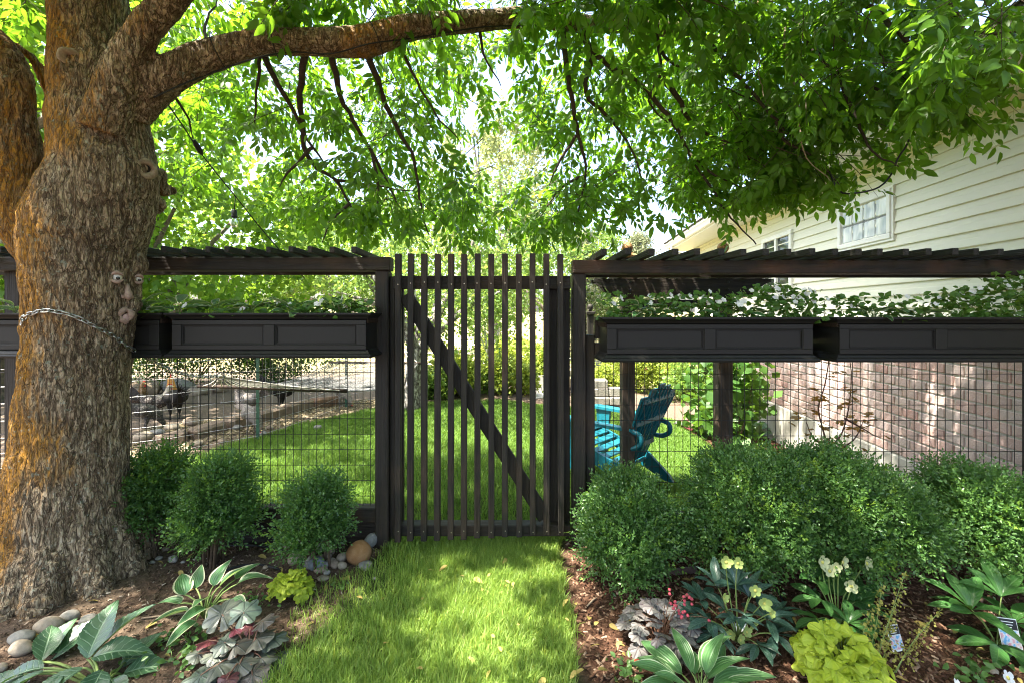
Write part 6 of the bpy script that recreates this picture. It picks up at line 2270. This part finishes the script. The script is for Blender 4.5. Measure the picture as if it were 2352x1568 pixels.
# ------------------------------------------------------------------ chickens
def build_hens():
    def plumage(name, body, neck, speck):
        t = NT(name)
        v = t.coords()
        sp = t.n('ShaderNodeSeparateXYZ')
        t.put(sp.inputs[0], v)
        nz = t.noise(v, 55, 4, .7)
        k = t.ramp(t.math('ADD', t.math('MULTIPLY', sp.outputs[2], 1.0), t.math('MULTIPLY', t.math('SUBTRACT', nz, .5), .12)), [(.29, 0.), (.36, 1.)])
        k = t.math('MULTIPLY', k, t.ramp(sp.outputs[0], [(.02, 0.), (.08, 1.)]))
        c = t.mix(k, body, neck)
        c = t.mix(t.ramp(nz, [(.5, 0.), (.62, speck)]), c, (.5, .45, .38))
        return t.done(t.pbr(c, .8, .2, t.bump(nz, .8, .01)))
    m_red = plain('comb_red', (.45, .02, .02), .5, .4)
    m_yel = plain('beak', (.45, .33, .12), .5, .4)
    m_leg = plain('hen_leg', (.35, .28, .14), .6, .3)
    rows = [
        ('golden necked black rooster standing tall in the chicken run', 'rooster', 402, 962, 1.12, PI * .78, 0, (.02, .018, .016), (.42, .20, .05), .0),
        ('cream and dark speckled hen left of the golden rooster', 'hen', 356, 962, .92, .3, 0, (.05, .04, .035), (.42, .36, .27), .5),
        ('brown and black hen beside the trunk', 'hen', 312, 955, 1.0, -.4, 0, (.05, .03, .018), (.20, .11, .04), .3),
        ('grey hen standing upright left of the green post', 'hen', 570, 962, 1.0, PI * .9, 0, (.15, .13, .12), (.06, .05, .045), .35),
        ('grey hen pecking the ground below the upright grey hen', 'hen', 578, 990, .85, -.5, 1, (.16, .14, .125), (.09, .07, .06), .4),
        ('black hen with red face below the hammock', 'hen', 645, 938, 1.05, .05, 2, (.012, .012, .012), (.012, .011, .011), .0),
        ('pale grey hen pecking by the edging under the hammock', 'hen', 785, 930, .9, -.3, 1, (.22, .19, .17), (.15, .13, .11), .4),
        ('dark hen half hidden at the left, behind the speckled one', 'hen', 335, 985, .9, .8, 1, (.05, .045, .04), (.07, .06, .05), .3)]
    for lab, nm, px, py, s, hd, pose, cb_, cn, spk in rows:
        g = gp(px, py)
        o = thing(nm, lab, 'chicken', g, 'chickens in the run')
        o.rotation_euler = (0, 0, hd)
        o.scale = (s, s, s)
        mb = MB()
        if pose == 0:
            pts = [(-.22, .36, .015), (-.16, .32, .05), (-.07, .27, .088), (.03, .25, .105), (.11, .28, .088), (.15, .35, .055), (.165, .41, .040), (.175, .45, .036), (.195, .465, .030), (.215, .462, .012)]
        elif pose == 1:
            pts = [(-.22, .38, .015), (-.15, .33, .055), (-.06, .27, .092), (.04, .23, .098), (.11, .18, .070), (.16, .11, .042), (.185, .07, .034), (.20, .045, .028), (.215, .03, .010)]
        else:
            pts = [(-.24, .38, .015), (-.17, .34, .055), (-.07, .28, .092), (.04, .26, .102), (.12, .27, .080), (.18, .30, .050), (.22, .32, .038), (.245, .325, .034), (.265, .32, .014)]
        q, r = catmull([Vector((a, 0, z)) for a, z, _ in pts], [t[2] for t in pts], .015)
        mb.tube(q, r, 14)
        for sd in (-1, 1):
            mb.tube([(.0, sd * .045, .22), (.01, sd * .045, .13), (.0, sd * .045, .06)], [.045, .028, .010], 8)
            mb.tube([(.0, sd * .045, .08), (-.012, sd * .045, .03), (.0, sd * .045, .0)], .0075, 6)
            for a in (-.5, 0, .5):
                mb.tube([(.0, sd * .045, .006), (.05 * math.cos(a), sd * .045 + .05 * math.sin(a), .004)], [.006, .004], 5)
            mb.lathe([(.075 * math.sin(PI * k / 8) + .001, -.075 * math.cos(PI * k / 8)) for k in range(9)], (-.03, sd * .055, .27), 12)
        ob = link('cast', mb.mesh('cast'))
        md = ob.modifiers.new('r', 'REMESH')
        md.mode = 'VOXEL'
        md.voxel_size = .007
        sm = ob.modifiers.new('s', 'SMOOTH')
        sm.factor = .5
        sm.iterations = 4
        me = bpy.data.meshes.new_from_object(ob.evaluated_get(bpy.context.evaluated_depsgraph_get()))
        bpy.data.objects.remove(ob)
        me.materials.clear()
        me.materials.append(plumage('plumage', cb_, cn, spk))
        me.polygons.foreach_set('use_smooth', np.ones(len(me.polygons), bool))
        bo = bpy.data.objects.new('body', me)
        COL.objects.link(bo)
        bo.parent = o
        # tail feathers
        tf = MB()
        for k in range(7):
            a = (k - 3) * .12
            tf.prism([(-.15, .30 + k * .004), (-.24, .34 + k * .016), (-.32 - (.04 if nm == 'rooster' else 0), .36 + k * .022), (-.31, .33 + k * .022), (-.22, .29 + k * .012)], lambda x_, z_, t, a=a: (x_, t + a * (-.15 - x_), z_), -.004, .004)
        local('tail', tf, plain('tail_feather', tuple(c * .7 for c in cb_), .7), o)
        hx, hz = pts[-2][0], pts[-2][1]
        local('beak', MB().lathe([(.010, 0), (.006, .015), (.001, .026)], (0, 0, 0), 8, Matrix.Rotation(PI / 2, 3, 'Y')), m_yel, o).location = (hx + .022, 0, hz - .004)
        cm = MB()
        hcomb = .034 if nm == 'rooster' else .02
        cm.prism([(-.03, .0), (-.032, hcomb * .8), (-.02, hcomb * .5), (-.012, hcomb), (-.004, hcomb * .55), (.006, hcomb * .95), (.012, hcomb * .4), (.02, hcomb * .6), (.022, 0)], lambda a, z, t: (a, t, z), -.004, .004)
        local('comb', cm, m_red, o).location = (hx, 0, hz + .024)
        local('wattle', MB().lathe([(.001, .0), (.009, -.008), (.010, -.018), (.003, -.026)], (0, 0, 0), 8), m_red, o, True).location = (hx + .014, 0, hz - .02)


build_hens()


# ------------------------------------------------------------------ chicken run: wire fence, edging, rocks
def build_run():
    m_t = plain('green_post', (.02, .07, .04), .5, .4)
    m_w = plain('galvanised_wire', (.45, .45, .43), .4, .5, .1, 60, .1, .6)
    f = thing('wire_fence', 'thin galvanised wire fence with green posts round the chickens', 'wire fence', (-3.2, 5.2, 0))
    line = [(-5.6, 4.1), (-4.2, 4.35), (-3.55, 4.75), gp(592, 1012)[:2], (-2.72, 6.3), gp(795, 935)[:2], (-1.9, 8.3)]
    for k, (x, y) in enumerate(line):
        z = Gf(x, y)
        if k in (1, 3, 5, 6):
            p = MB().box(x - .018, x + .018, y - .004, y + .004, z - .1, z + 1.35)
            p.box(x - .004, x + .004, y + .004, y + .03, z - .1, z + 1.35)
            p.build('post', m_t, f)
    L = [Vector((x, y, Gf(x, y))) for x, y in line]
    for h_ in (.06, .2, .34, .5, .66, .82, .98, 1.14):
        MB().tube([v + Vector((0, 0, h_)) for v in L], .0016, 4).build('wire', m_w, f)
    for a, b in zip(L[:-1], L[1:]):
        n = int((b - a).length / .11)
        for k in range(n):
            v = a.lerp(b, k / n)
            MB().tube([v + Vector((0, 0, .02)), v + Vector((rnd.uniform(-.01, .01), 0, 1.14))], .0011, 3).build('wire', m_w, f)
    # raised edging of stone and timber pieces
    t = ST[0]
    pts = [(330, 1035), (420, 1018), (505, 992), (580, 972), (640, 955), (705, 938), (765, 930)]
    labs = ['curved earth coloured edging block nearest the trunk', 'long edging block second from the trunk', 'edging block in front of the pecking hen', 'pale flat edging block left of the black hen', 'wide edging block below the black hen', 'low timber edging piece below the hammock end']
    for k, ((a, b), (c, d)) in enumerate(zip(pts[:-1], pts[1:])):
        p, q = gp(a, b), gp(c, d)
        e = (q - p).normalized() * .015
        m = MB().beam(p + e + Vector((0, .1, .05)), q - e + Vector((0, .1, .05)), .2, .16, c=.03)
        vv = np.array(m.v)
        vv += noise3(vv * 9 + k)[:, None] * .03
        m.v = [tuple(z) for z in vv]
        tag(m.build('edging_block', stonemat('edging_stone', (.14, .10, .07), (.20, .155, .115), 4) if k < 5 else M_WB), labs[k], 'edging', 'edging blocks round the chicken run')
    for k, (a, b, w) in enumerate(((335, 905, 60), (410, 900, 70), (455, 905, 45), (505, 900, 30), (360, 1000, 34), (395, 985, 30), (440, 975, 36), (470, 1000, 30), (330, 1010, 40), (520, 975, 24), (545, 985, 22), (455, 1022, 24), (510, 1015, 18), (730, 985, 20), (370, 1035, 30), (620, 985, 18), (600, 1000, 24))):
        stone(a, b, w, ST[k % 3], 'rough stone lying in the dusty chicken run', 130 + k, 'stones in the chicken run', .6)
    # straw litter and lumps
    chips('straw_litter', 'dry straw and litter strewn in front of the chicken run', [(-4.0, 4.2), (-3.2, 5.2), (-2.9, 6.1), (-2.2, 7.1), (-1.7, 7.7), (-1.9, 8.6), (-3.0, 7.2), (-4.5, 5.6)], 9000, .05,
          chipmat('straw', [(0, (.09, .07, .04)), (.6, (.19, .155, .09)), (1, (.34, .29, .19))]), 8)


build_run()


# ------------------------------------------------------------------ trees and bushes beyond
DIA = np.array([(0, 0, 0), (-.42, .42, .1), (0, 1, 0), (.42, .42, .1), (0, .45, 0)], float)
DIT = np.array([(0, 4, 1), (1, 4, 2), (2, 4, 3), (3, 4, 0)])


def foliage(name, parent, clumps, n, size, mat, rg, sig, droop=.3):
    c = clumps[rg.integers(0, len(clumps), n)]
    p = c + rg.normal(0, 1, (n, 3)) * sig
    f = rg.normal(size=(n, 3)) + np.array([0, 0, -droop])
    M = frames(f, rg.normal(size=(n, 3)), rg.uniform(.6, 1.3, n) * size)
    v, t = scatter(DIA, DIT, M, p)
    return setting(link(name, tri_mesh(name, v, t, mat), parent), 'stuff')


def tree(name, label, x, y, crown, radii, n, size, mat, seed, tr=.1, nclump=90, bark=None, lean=0.0, sig=.16, group=None, cat='tree', fork=.9):
    rg = np.random.default_rng(seed)
    z = Gf(x, y)
    o = thing(name, label, cat, (x, y, z), group)
    d = rg.normal(size=(nclump, 3))
    d /= np.linalg.norm(d, axis=1)[:, None]
    rad = rg.uniform(.25, 1, nclump) ** .5
    c = np.array(crown) + d * np.array(radii) * rad[:, None]
    foliage('crown', o, c, n, size, mat, rg, sig * np.array(radii) / max(radii) * 2)
    bark = bark or BG_BARK
    top = Vector(crown)
    fz = Vector((x + lean * .5, y, z + fork))
    q, r = catmull([Vector((x, y, z - .1)), Vector((x + lean * .2, y, z + fork * .5)), fz], [tr * 1.25, tr, tr * .85], .1)
    MB().tube(q, r, 12).build('trunk', bark, o, True)
    for k in range(9):
        e = Vector(c[k])
        m = fz.lerp(e, .5) + Vector((rg.normal(0, .1), rg.normal(0, .1), .12))
        q, r = catmull([fz - Vector((0, 0, .05)), m, e], [tr * .6, tr * .35, tr * .1], .12)
        MB().tube(q, r, 7).build('branch', bark, o, True)
    return o


BG_BARK = plain('grey_bark', (.17, .145, .12), .9, .2, .5, 25, .8)
t_ = NT('speckled_bark')
_n = t_.noise(t_.coords((20, 20, 9)), 1.5, 5, .7)
SP_BARK = t_.done(t_.pbr(t_.ramp(_n, [(.4, (.05, .04, .035)), (.52, (.22, .2, .18)), (.62, (.5, .48, .45))]), .9, .2, t_.bump(_n, .8, .01)))
M_APP = leafmat('apple_leaf', (.07, .14, .03), (.14, .24, .05), (.34, .48, .08), .45, .45, .3)
M_MAP = leafmat('broad_leaf', (.06, .15, .02), (.11, .23, .03), (.32, .52, .04), .5, .45, .3)
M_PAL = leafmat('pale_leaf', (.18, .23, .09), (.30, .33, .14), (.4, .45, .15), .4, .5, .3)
M_PIN = leafmat('pine_needles', (.15, .19, .10), (.28, .30, .16), (.3, .33, .15), .25, .6, .2)
M_BUS = leafmat('bright_bush', (.16, .24, .04), (.28, .36, .06), (.45, .52, .06), .4, .5, .3)
M_FIG = leafmat('fig_leaf', (.035, .095, .018), (.075, .16, .03), (.16, .30, .03), .4, .45, .3)
M_DRK = leafmat('dark_hedge', (.03, .075, .02), (.06, .12, .03), (.12, .22, .03), .3, .5, .3)
GT_ = 'trees beyond the fence'
tree('apple_tree', 'small apple tree with speckled trunk holding the far hammock end', -1.60, 7.15, (-1.1, 7.3, 2.45), (2.3, 1.7, 1.25), 15000, .062, M_APP, 1, .13, 150, SP_BARK, .25, .13, GT_, fork=.95)
tree('maple_tree', 'bright broad leaved tree behind the trunk and left fence', -6.9, 7.9, (-5.3, 7.9, 2.7), (2.3, 1.5, 1.9), 10000, .12, M_MAP, 2, .13, 120, None, .6, .13, GT_)
tree('shade_tree', 'added tall leafy tree placed to shade the chicken run', -8.0, 5.6, (-6.1, 5.7, 5.0), (2.4, 1.9, 1.1), 9000, .14, M_MAP, 21, .16, 120, None, .8, .13, GT_, fork=2.2)  # added tree, its crown placed to cast shade on the run
tree('maple_tree', 'leafy tree at the far left picture edge', -8.2, 7.2, (-8.2, 7.2, 2.9), (2.2, 1.6, 2.3), 7000, .13, M_MAP, 3, .13, 90, None, 0, .13, GT_)
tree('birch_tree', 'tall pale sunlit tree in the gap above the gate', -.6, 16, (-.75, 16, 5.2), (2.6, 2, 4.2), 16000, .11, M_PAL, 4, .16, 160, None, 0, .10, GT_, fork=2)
tree('poplar_tree', 'broad bright tree behind the apple tree, left', -6.0, 17, (-6, 17, 3.6), (4.0, 2, 2.4), 13000, .13, M_APP, 5, .2, 130, None, 0, .11, GT_, fork=1.4)
tree('poplar_tree', 'broad bright tree right of the pale sunlit one', 2.2, 19, (2.4, 19, 3.0), (3.6, 2, 2.2), 12000, .13, M_APP, 6, .2, 120, None, 0, .11, GT_, fork=1.2)
tree('willow_tree', 'hazy far tree behind the chicken run', -13, 22, (-13, 22, 4.0), (6, 3, 3.5), 12000, .17, M_APP, 7, .25, 120, None, 0, .1, GT_, fork=1.6)


def pine(label, x, y, hgt, r, n, seed):
    rg = np.random.default_rng(seed)
    z = Gf(x, y)
    o = thing('pine_tree', label, 'tree', (x, y, z), GT_)
    MB().tube([(x, y, z - .1), (x, y, z + hgt)], [.16, .03], 10).build('trunk', BG_BARK, o, True)
    cl = []
    k = 0
    h = .1
    while h < .98:
        m = 7
        for j in range(m):
            a = 2 * PI * (j + .37 * k) / m + rg.normal(0, .15)
            L = r * (1 - h) ** .75 * rg.uniform(.75, 1.1) + .1
            b = Vector((x, y, z + hgt * h))
            e = b + Vector((math.cos(a) * L, math.sin(a) * L, -.12 * L))
            MB().tube([b, b.lerp(e, .5) + Vector((0, 0, .05)), e], [.03, .02, .006], 5).build('branch', BG_BARK, o)
            for t in np.linspace(.3, 1, 7):
                cl.append(list(b.lerp(e, t)))
        h += .075
        k += 1
    c = np.array(cl)[rg.integers(0, len(cl), n)]
    p = c + rg.normal(0, .13, (n, 3))
    f = rg.normal(size=(n, 3)) + np.array([0, 0, .2])
    M = frames(f, rg.normal(size=(n, 3)), rg.uniform(.09, .17, n)) * np.array([.28, 1, 1])[None, None]
    setting(link('crown', tri_mesh('crown', *scatter(DIA, DIT, M, p), M_PIN), o), 'stuff')


pine('pale green pine standing behind the arbor, left of the eave', 4.3, 15.5, 4.9, 1.5, 15000, 11)
pine('taller pale pine behind the first one', 2.9, 18, 5.4, 1.6, 14000, 12)
pine('blue green spruce far behind the left window box', -9.5, 19, 3.8, 1.3, 9000, 13)


def bush(label, x, y, rx, rz, n, size, mat, seed, ry=None, name='garden_bush', group='bushes round the far lawn', pink=0, stems=6):
    rg = np.random.default_rng(seed)
    z = Gf(x, y)
    o = thing(name, label, 'bush', (x, y, z), group)
    ry = ry or rx * .8
    d = rg.normal(size=(40, 3))
    d /= np.linalg.norm(d, axis=1)[:, None]
    c = np.array((x, y, z + rz)) + d * np.array((rx, ry, rz)) * (rg.uniform(.2, 1, 40) ** .5)[:, None]
    foliage('foliage', o, c, n, size, mat, rg, .2 * min(rx, rz) + .02)
    for k in range(stems):
        e = Vector(c[k])
        MB().tube([(x + rg.normal(0, .05), y, z - .05), (x * .5 + e.x * .5, e.y, (z + e.z) / 2), e], [.014, .010, .004], 5).build('stem', M_STEM, o)
    for k in range(pink):
        e = Vector(c[k % 40]) + Vector((rg.normal(0, .1), -ry * .5, .1))
        flower(o, e, .06, M_ROSE, 5, (rg.normal(0, .3), -1, .3), 'flower', .5)
    return o


M_ROSE = leafmat('pink_rose', (.6, .2, .16), (.7, .3, .25), (.6, .25, .2), .3)
for k, (px, py, w, hgt, n, mat, lab) in enumerate((
        (985, 922, .40, .30, 2600, M_APP, 'rounded green bush at the far lawn edge beside the apple trunk'), (1040, 915, .55, .50, 3600, M_BUS, 'yellow green bush at the far edge behind the gate brace'), (1095, 910, .40, .30, 2400, M_APP, 'low bush left of the young staked tree'), (1150, 908, .42, .42, 2600, M_BUS, 'bright bush right of the young staked tree'), (1195, 908, .38, .35, 2200, M_BUS, 'bright bush in front of the grey raised bed'),
        (1395, 900, .40, .34, 2400, M_BUS, 'round bush beside the white wall'), (1455, 900, .75, .95, 5200, M_BUS, 'large yellow green bush behind the teal chair'), (1530, 905, .8, .8, 5200, M_BUS, 'yellow green rose bush behind the chair back'), (1585, 925, .6, .55, 3000, M_APP, 'leafy bush between the chair and the right arbor post'))):
    g = gp(px, py)
    bush(lab, g.x, g.y + .3, w * .9, hgt * .8, n, .065, mat, 60 + k, None, 'garden_bush', 'bushes round the far lawn', 8 if 'rose' in lab else 0)
for k, (x, y, w, hgt, lab) in enumerate(((-8.5, 9.6, 1.2, .75, 'dark hedge bush behind the chicken run, leftmost'), (-6.6, 9.4, 1.2, .8, 'dark hedge bush behind the chicken run, second from left'), (-4.9, 9.6, 1.1, .65, 'dark hedge bush behind the chicken run, third from left'))):
    bush(lab, x, y, w, hgt, 9000, .05, M_DRK, 80 + k, .6, 'hedge_bush', 'hedge behind the chicken run')
bush('broad leaved fig like shrub between the arbor posts and the house', 3.35, 7.4, .5, .85, 1000, .15, M_FIG, 90, .5, 'fig_shrub', None, 0, 12)
bush('broad leaved shrub behind the right arbor post', 3.05, 6.2, .42, .75, 650, .14, M_FIG, 91, .4, 'fig_shrub', None, 0, 10)
for k, (px, py) in enumerate(((1590, 985), (1640, 975), (1700, 985), (1745, 1000))):
    g = gp(px, py)
    rosette('heuchera', ['low wine red heuchera by the far bed edge', 'green heuchera left of the right arbor post', 'green heuchera right of the right arbor post', 'pale green heuchera against the foundation'][k], 'plant', g, [dm[0], dm[3]] if k == 0 else [lm(lobed_leaf(.09, 7, .25, .3, 70 + k), M_HELLG)], 12, .25, .05, .22, .8, 1.3, 95 + k, M_PET, (.1, .9), .003)


def sapling():
    m = leafmat('maple_red_leaf', (.20, .05, .02), (.16, .15, .03), (.5, .25, .05), .4, .45, .3)
    b = Vector((3.0, 4.15, Gf(3.0, 4.15)))
    b = Vector((xpx(1915, 4.1), 4.1, Gf(xpx(1915, 4.1), 4.1)))
    o = thing('maple_sapling', 'thin red leaved maple sapling against the brick wall', 'sapling', b)
    ends = []
    for rw in ([(1905, 1050), (1890, 985), (1880, 935), (1895, 880), (1905, 800), (1893, 720), (1895, 690)], [(1905, 1050), (1935, 990), (1950, 930), (1955, 850), (1940, 780)], [(1905, 1040), (1960, 1010), (1985, 960)], [(1900, 1030), (1865, 1000), (1850, 960)], [(1940, 960), (1985, 985), (2010, 1000)]):
        q = [P(x, y, 4.1 + .05 * math.sin(i)) for i, (x, y) in enumerate(rw)]
        if rw[0][1] > 1045:
            q.insert(0, b)
        qq, r = catmull(q, [.010 * (1 - .8 * i / (len(q) - 1)) for i in range(len(q))], .05)
        MB().tube(qq, r, 6).build('stem', plain('red_stem', (.12, .06, .045), .7), o, True)
        ends += [v for i, v in enumerate(qq) if i > 2]
    rg = np.random.default_rng(4)
    star = lobed_leaf(.045, 5, .6, .2, 3, 2, 20, 0)
    ms = tri_mesh('leaf', star[0], star[1], m, True, star[2])
    for k in range(120):
        c = ends[rg.integers(0, len(ends))]
        if c.z > 1.2 and rg.uniform() < .75:
            continue
        put_leaf(o, ms, c + Vector(rg.normal(0, .05, 3)), rg.uniform(0, 6.28), rg.uniform(-.6, .5), rg.uniform(-.5, .5), rg.uniform(.6, 1.1))


sapling()
g = gp(1795, 1045)
tag(MB().obox(Vector((xpx(1795, 4.7), 4.7, Gf(2.8, 4.7) + .12)), (.42, .3, .24), Matrix.Rotation(.3, 3, 'Z'), .012).build('wooden_block', M_WB), 'bare wooden step block behind the hedge by the foundation', 'block')


def far_garden():
    # grey raised beds
    mb_ = plain('pale_board', (.45, .44, .41), .8, .2, .2, 10, .2)
    for x0, x1, y0, y1, lab in ((.35, 1.0, 9.4, 10.6, 'grey raised planting bed beside the pale path'), (-.7, .2, 10.2, 11.5, 'grey raised planting bed left of the staked tree')):
        z = Gf((x0 + x1) / 2, y0)
        o = thing('raised_bed', lab, 'planting bed', ((x0 + x1) / 2, y0, z))
        for a, b, c, d in ((x0, x1, y0, y0 + .06), (x0, x1, y1 - .06, y1), (x0, x0 + .06, y0 + .06, y1 - .06), (x1 - .06, x1, y0 + .06, y1 - .06)):
            cb('side_board', mb_, o, a, b, c, d, z - .05, z + .36, .01)
        cb('soil', plain('bed_soil', (.06, .04, .03), .95), o, x0 + .06, x1 - .06, y0 + .06, y1 - .06, z, z + .3)
        rg = np.random.default_rng(int(x0 * 10 + 50))
        c = np.stack([rg.uniform(x0, x1, 40), rg.uniform(y0, y1, 40), z + .35 + rg.uniform(0, .5, 40)], 1)
        foliage('crop', o, c, 2200, .09, M_BUS, rg, .08, -.4)
    p = MB()
    q = [gp(a, b) for a, b in ((1228, 915), (1300, 908), (1290, 868), (1240, 868))]
    p.add([v + Vector((0, 0, .01)) for v in q] + [v + Vector((0, 0, -.1)) for v in q], [(0, 1, 2, 3), (7, 6, 5, 4), (0, 4, 5, 1), (1, 5, 6, 2), (2, 6, 7, 3), (3, 7, 4, 0)])
    setting(p.build('garden_path', plain('pale_gravel', (.5, .47, .42), .95, .1, .2, 40, .5)))
    # low coop with corrugated roof
    d = 13.0
    x0, x1 = xpx(1135, d), xpx(1300, d)
    z0, zt = Gf(0, d), zpx(822, d)
    o = thing('coop', 'low coop with corrugated metal roof beyond the garden beds', 'shed', ((x0 + x1) / 2, d, z0))
    for k in range(5):
        xx = x0 + (x1 - x0 - .08) * k / 4
        cb('post', M_WB, o, xx, xx + .08, d, d + .08, z0 - .05, zt - .1)
    cb('fascia', M_WB, o, x0 - .02, x1 + .02, d - .03, d - .002, zt - .1, zt)
    rf = MB()
    n = 60
    vs = []
    for i in range(n + 1):
        x = x0 - .1 + (x1 - x0 + .2) * i / n
        h_ = .02 * math.sin(i * PI / 1.5)
        vs += [(x, d - .15, zt + .01 + h_), (x, d + 1.4, zt + .36 + h_), (x, d + 1.4, zt + .35 + h_), (x, d - .15, zt + h_)]
    fs = []
    for i in range(n):
        for q_ in range(4):
            q2 = (q_ + 1) % 4
            fs.append((i * 4 + q_, i * 4 + q2, i * 4 + 4 + q2, i * 4 + 4 + q_))
    rf.add(vs, fs).build('roof', M_METAL, o, True)
    for k in range(22):
        xx = x0 + (x1 - x0) * k / 21
        MB().tube([(xx, d + .04, z0), (xx, d + .04, zt - .1)], .004, 4).build('wire', M_METAL, o)
    for k in range(9):
        zz = z0 + (zt - .1 - z0) * k / 9
        MB().tube([(x0, d + .036, zz), (x1, d + .036, zz)], .004, 4).build('wire', M_METAL, o)
    # wire trellis
    d = 11.8
    o = thing('trellis', 'silvery wire trellis panel between the raised beds', 'trellis', (xpx(1040, d), d, Gf(-1, d)))
    x0, x1, z0, z1 = xpx(965, d), xpx(1120, d), Gf(-1, d), zpx(775, d)
    for k in range(14):
        xx = x0 + (x1 - x0) * k / 13
        MB().tube([(xx, d, z0), (xx, d, z1)], .006, 4).build('wire', M_METAL, o)
    for k in range(9):
        zz = z0 + (z1 - z0) * (k + 1) / 9
        MB().tube([(x0, d - .012, zz), (x1, d - .012, zz)], .006, 4).build('wire', M_METAL, o)
    # young staked tree
    g = gp(1118, 912)
    x, y = g.x, g.y + .6
    tree('young_tree', 'young tree with white trunk and green stake behind the gate', x, y, (x, y, Gf(x, y) + 1.25), (.35, .3, .55), 1100, .06, M_APP, 44, .028, 26, plain('white_trunk', (.6, .58, .54), .8), 0, .12, GT_, 'tree', .75)
    tag(MB().box(x + .2, x + .23, y - .1, y - .07, Gf(x, y) - .1, Gf(x, y) + .85).build('stake', plain('green_stake', (.03, .2, .10), .5)), 'green stake right of the young white trunked tree', 'stake')
    # stepped white wall
    o = thing('stone_wall', 'stepped white block wall right of the right gate post', 'wall', (xpx(1378, 8.8), 8.8, Gf(1.7, 8.8)))
    for k in range(3):
        z = Gf(1.7, 9) + .16 * k
        for j in range(2 - k // 2):
            x = xpx(1362, 8.9) + .34 * j - .02
            MB().obox(Vector((x + .17, 9.0 + .05 * k, z + .08)), (.325, .28, .15), Matrix.Rotation(rnd.uniform(-.03, .03), 3, 'Z'), .015).build('block', ST[3], o)


far_garden()
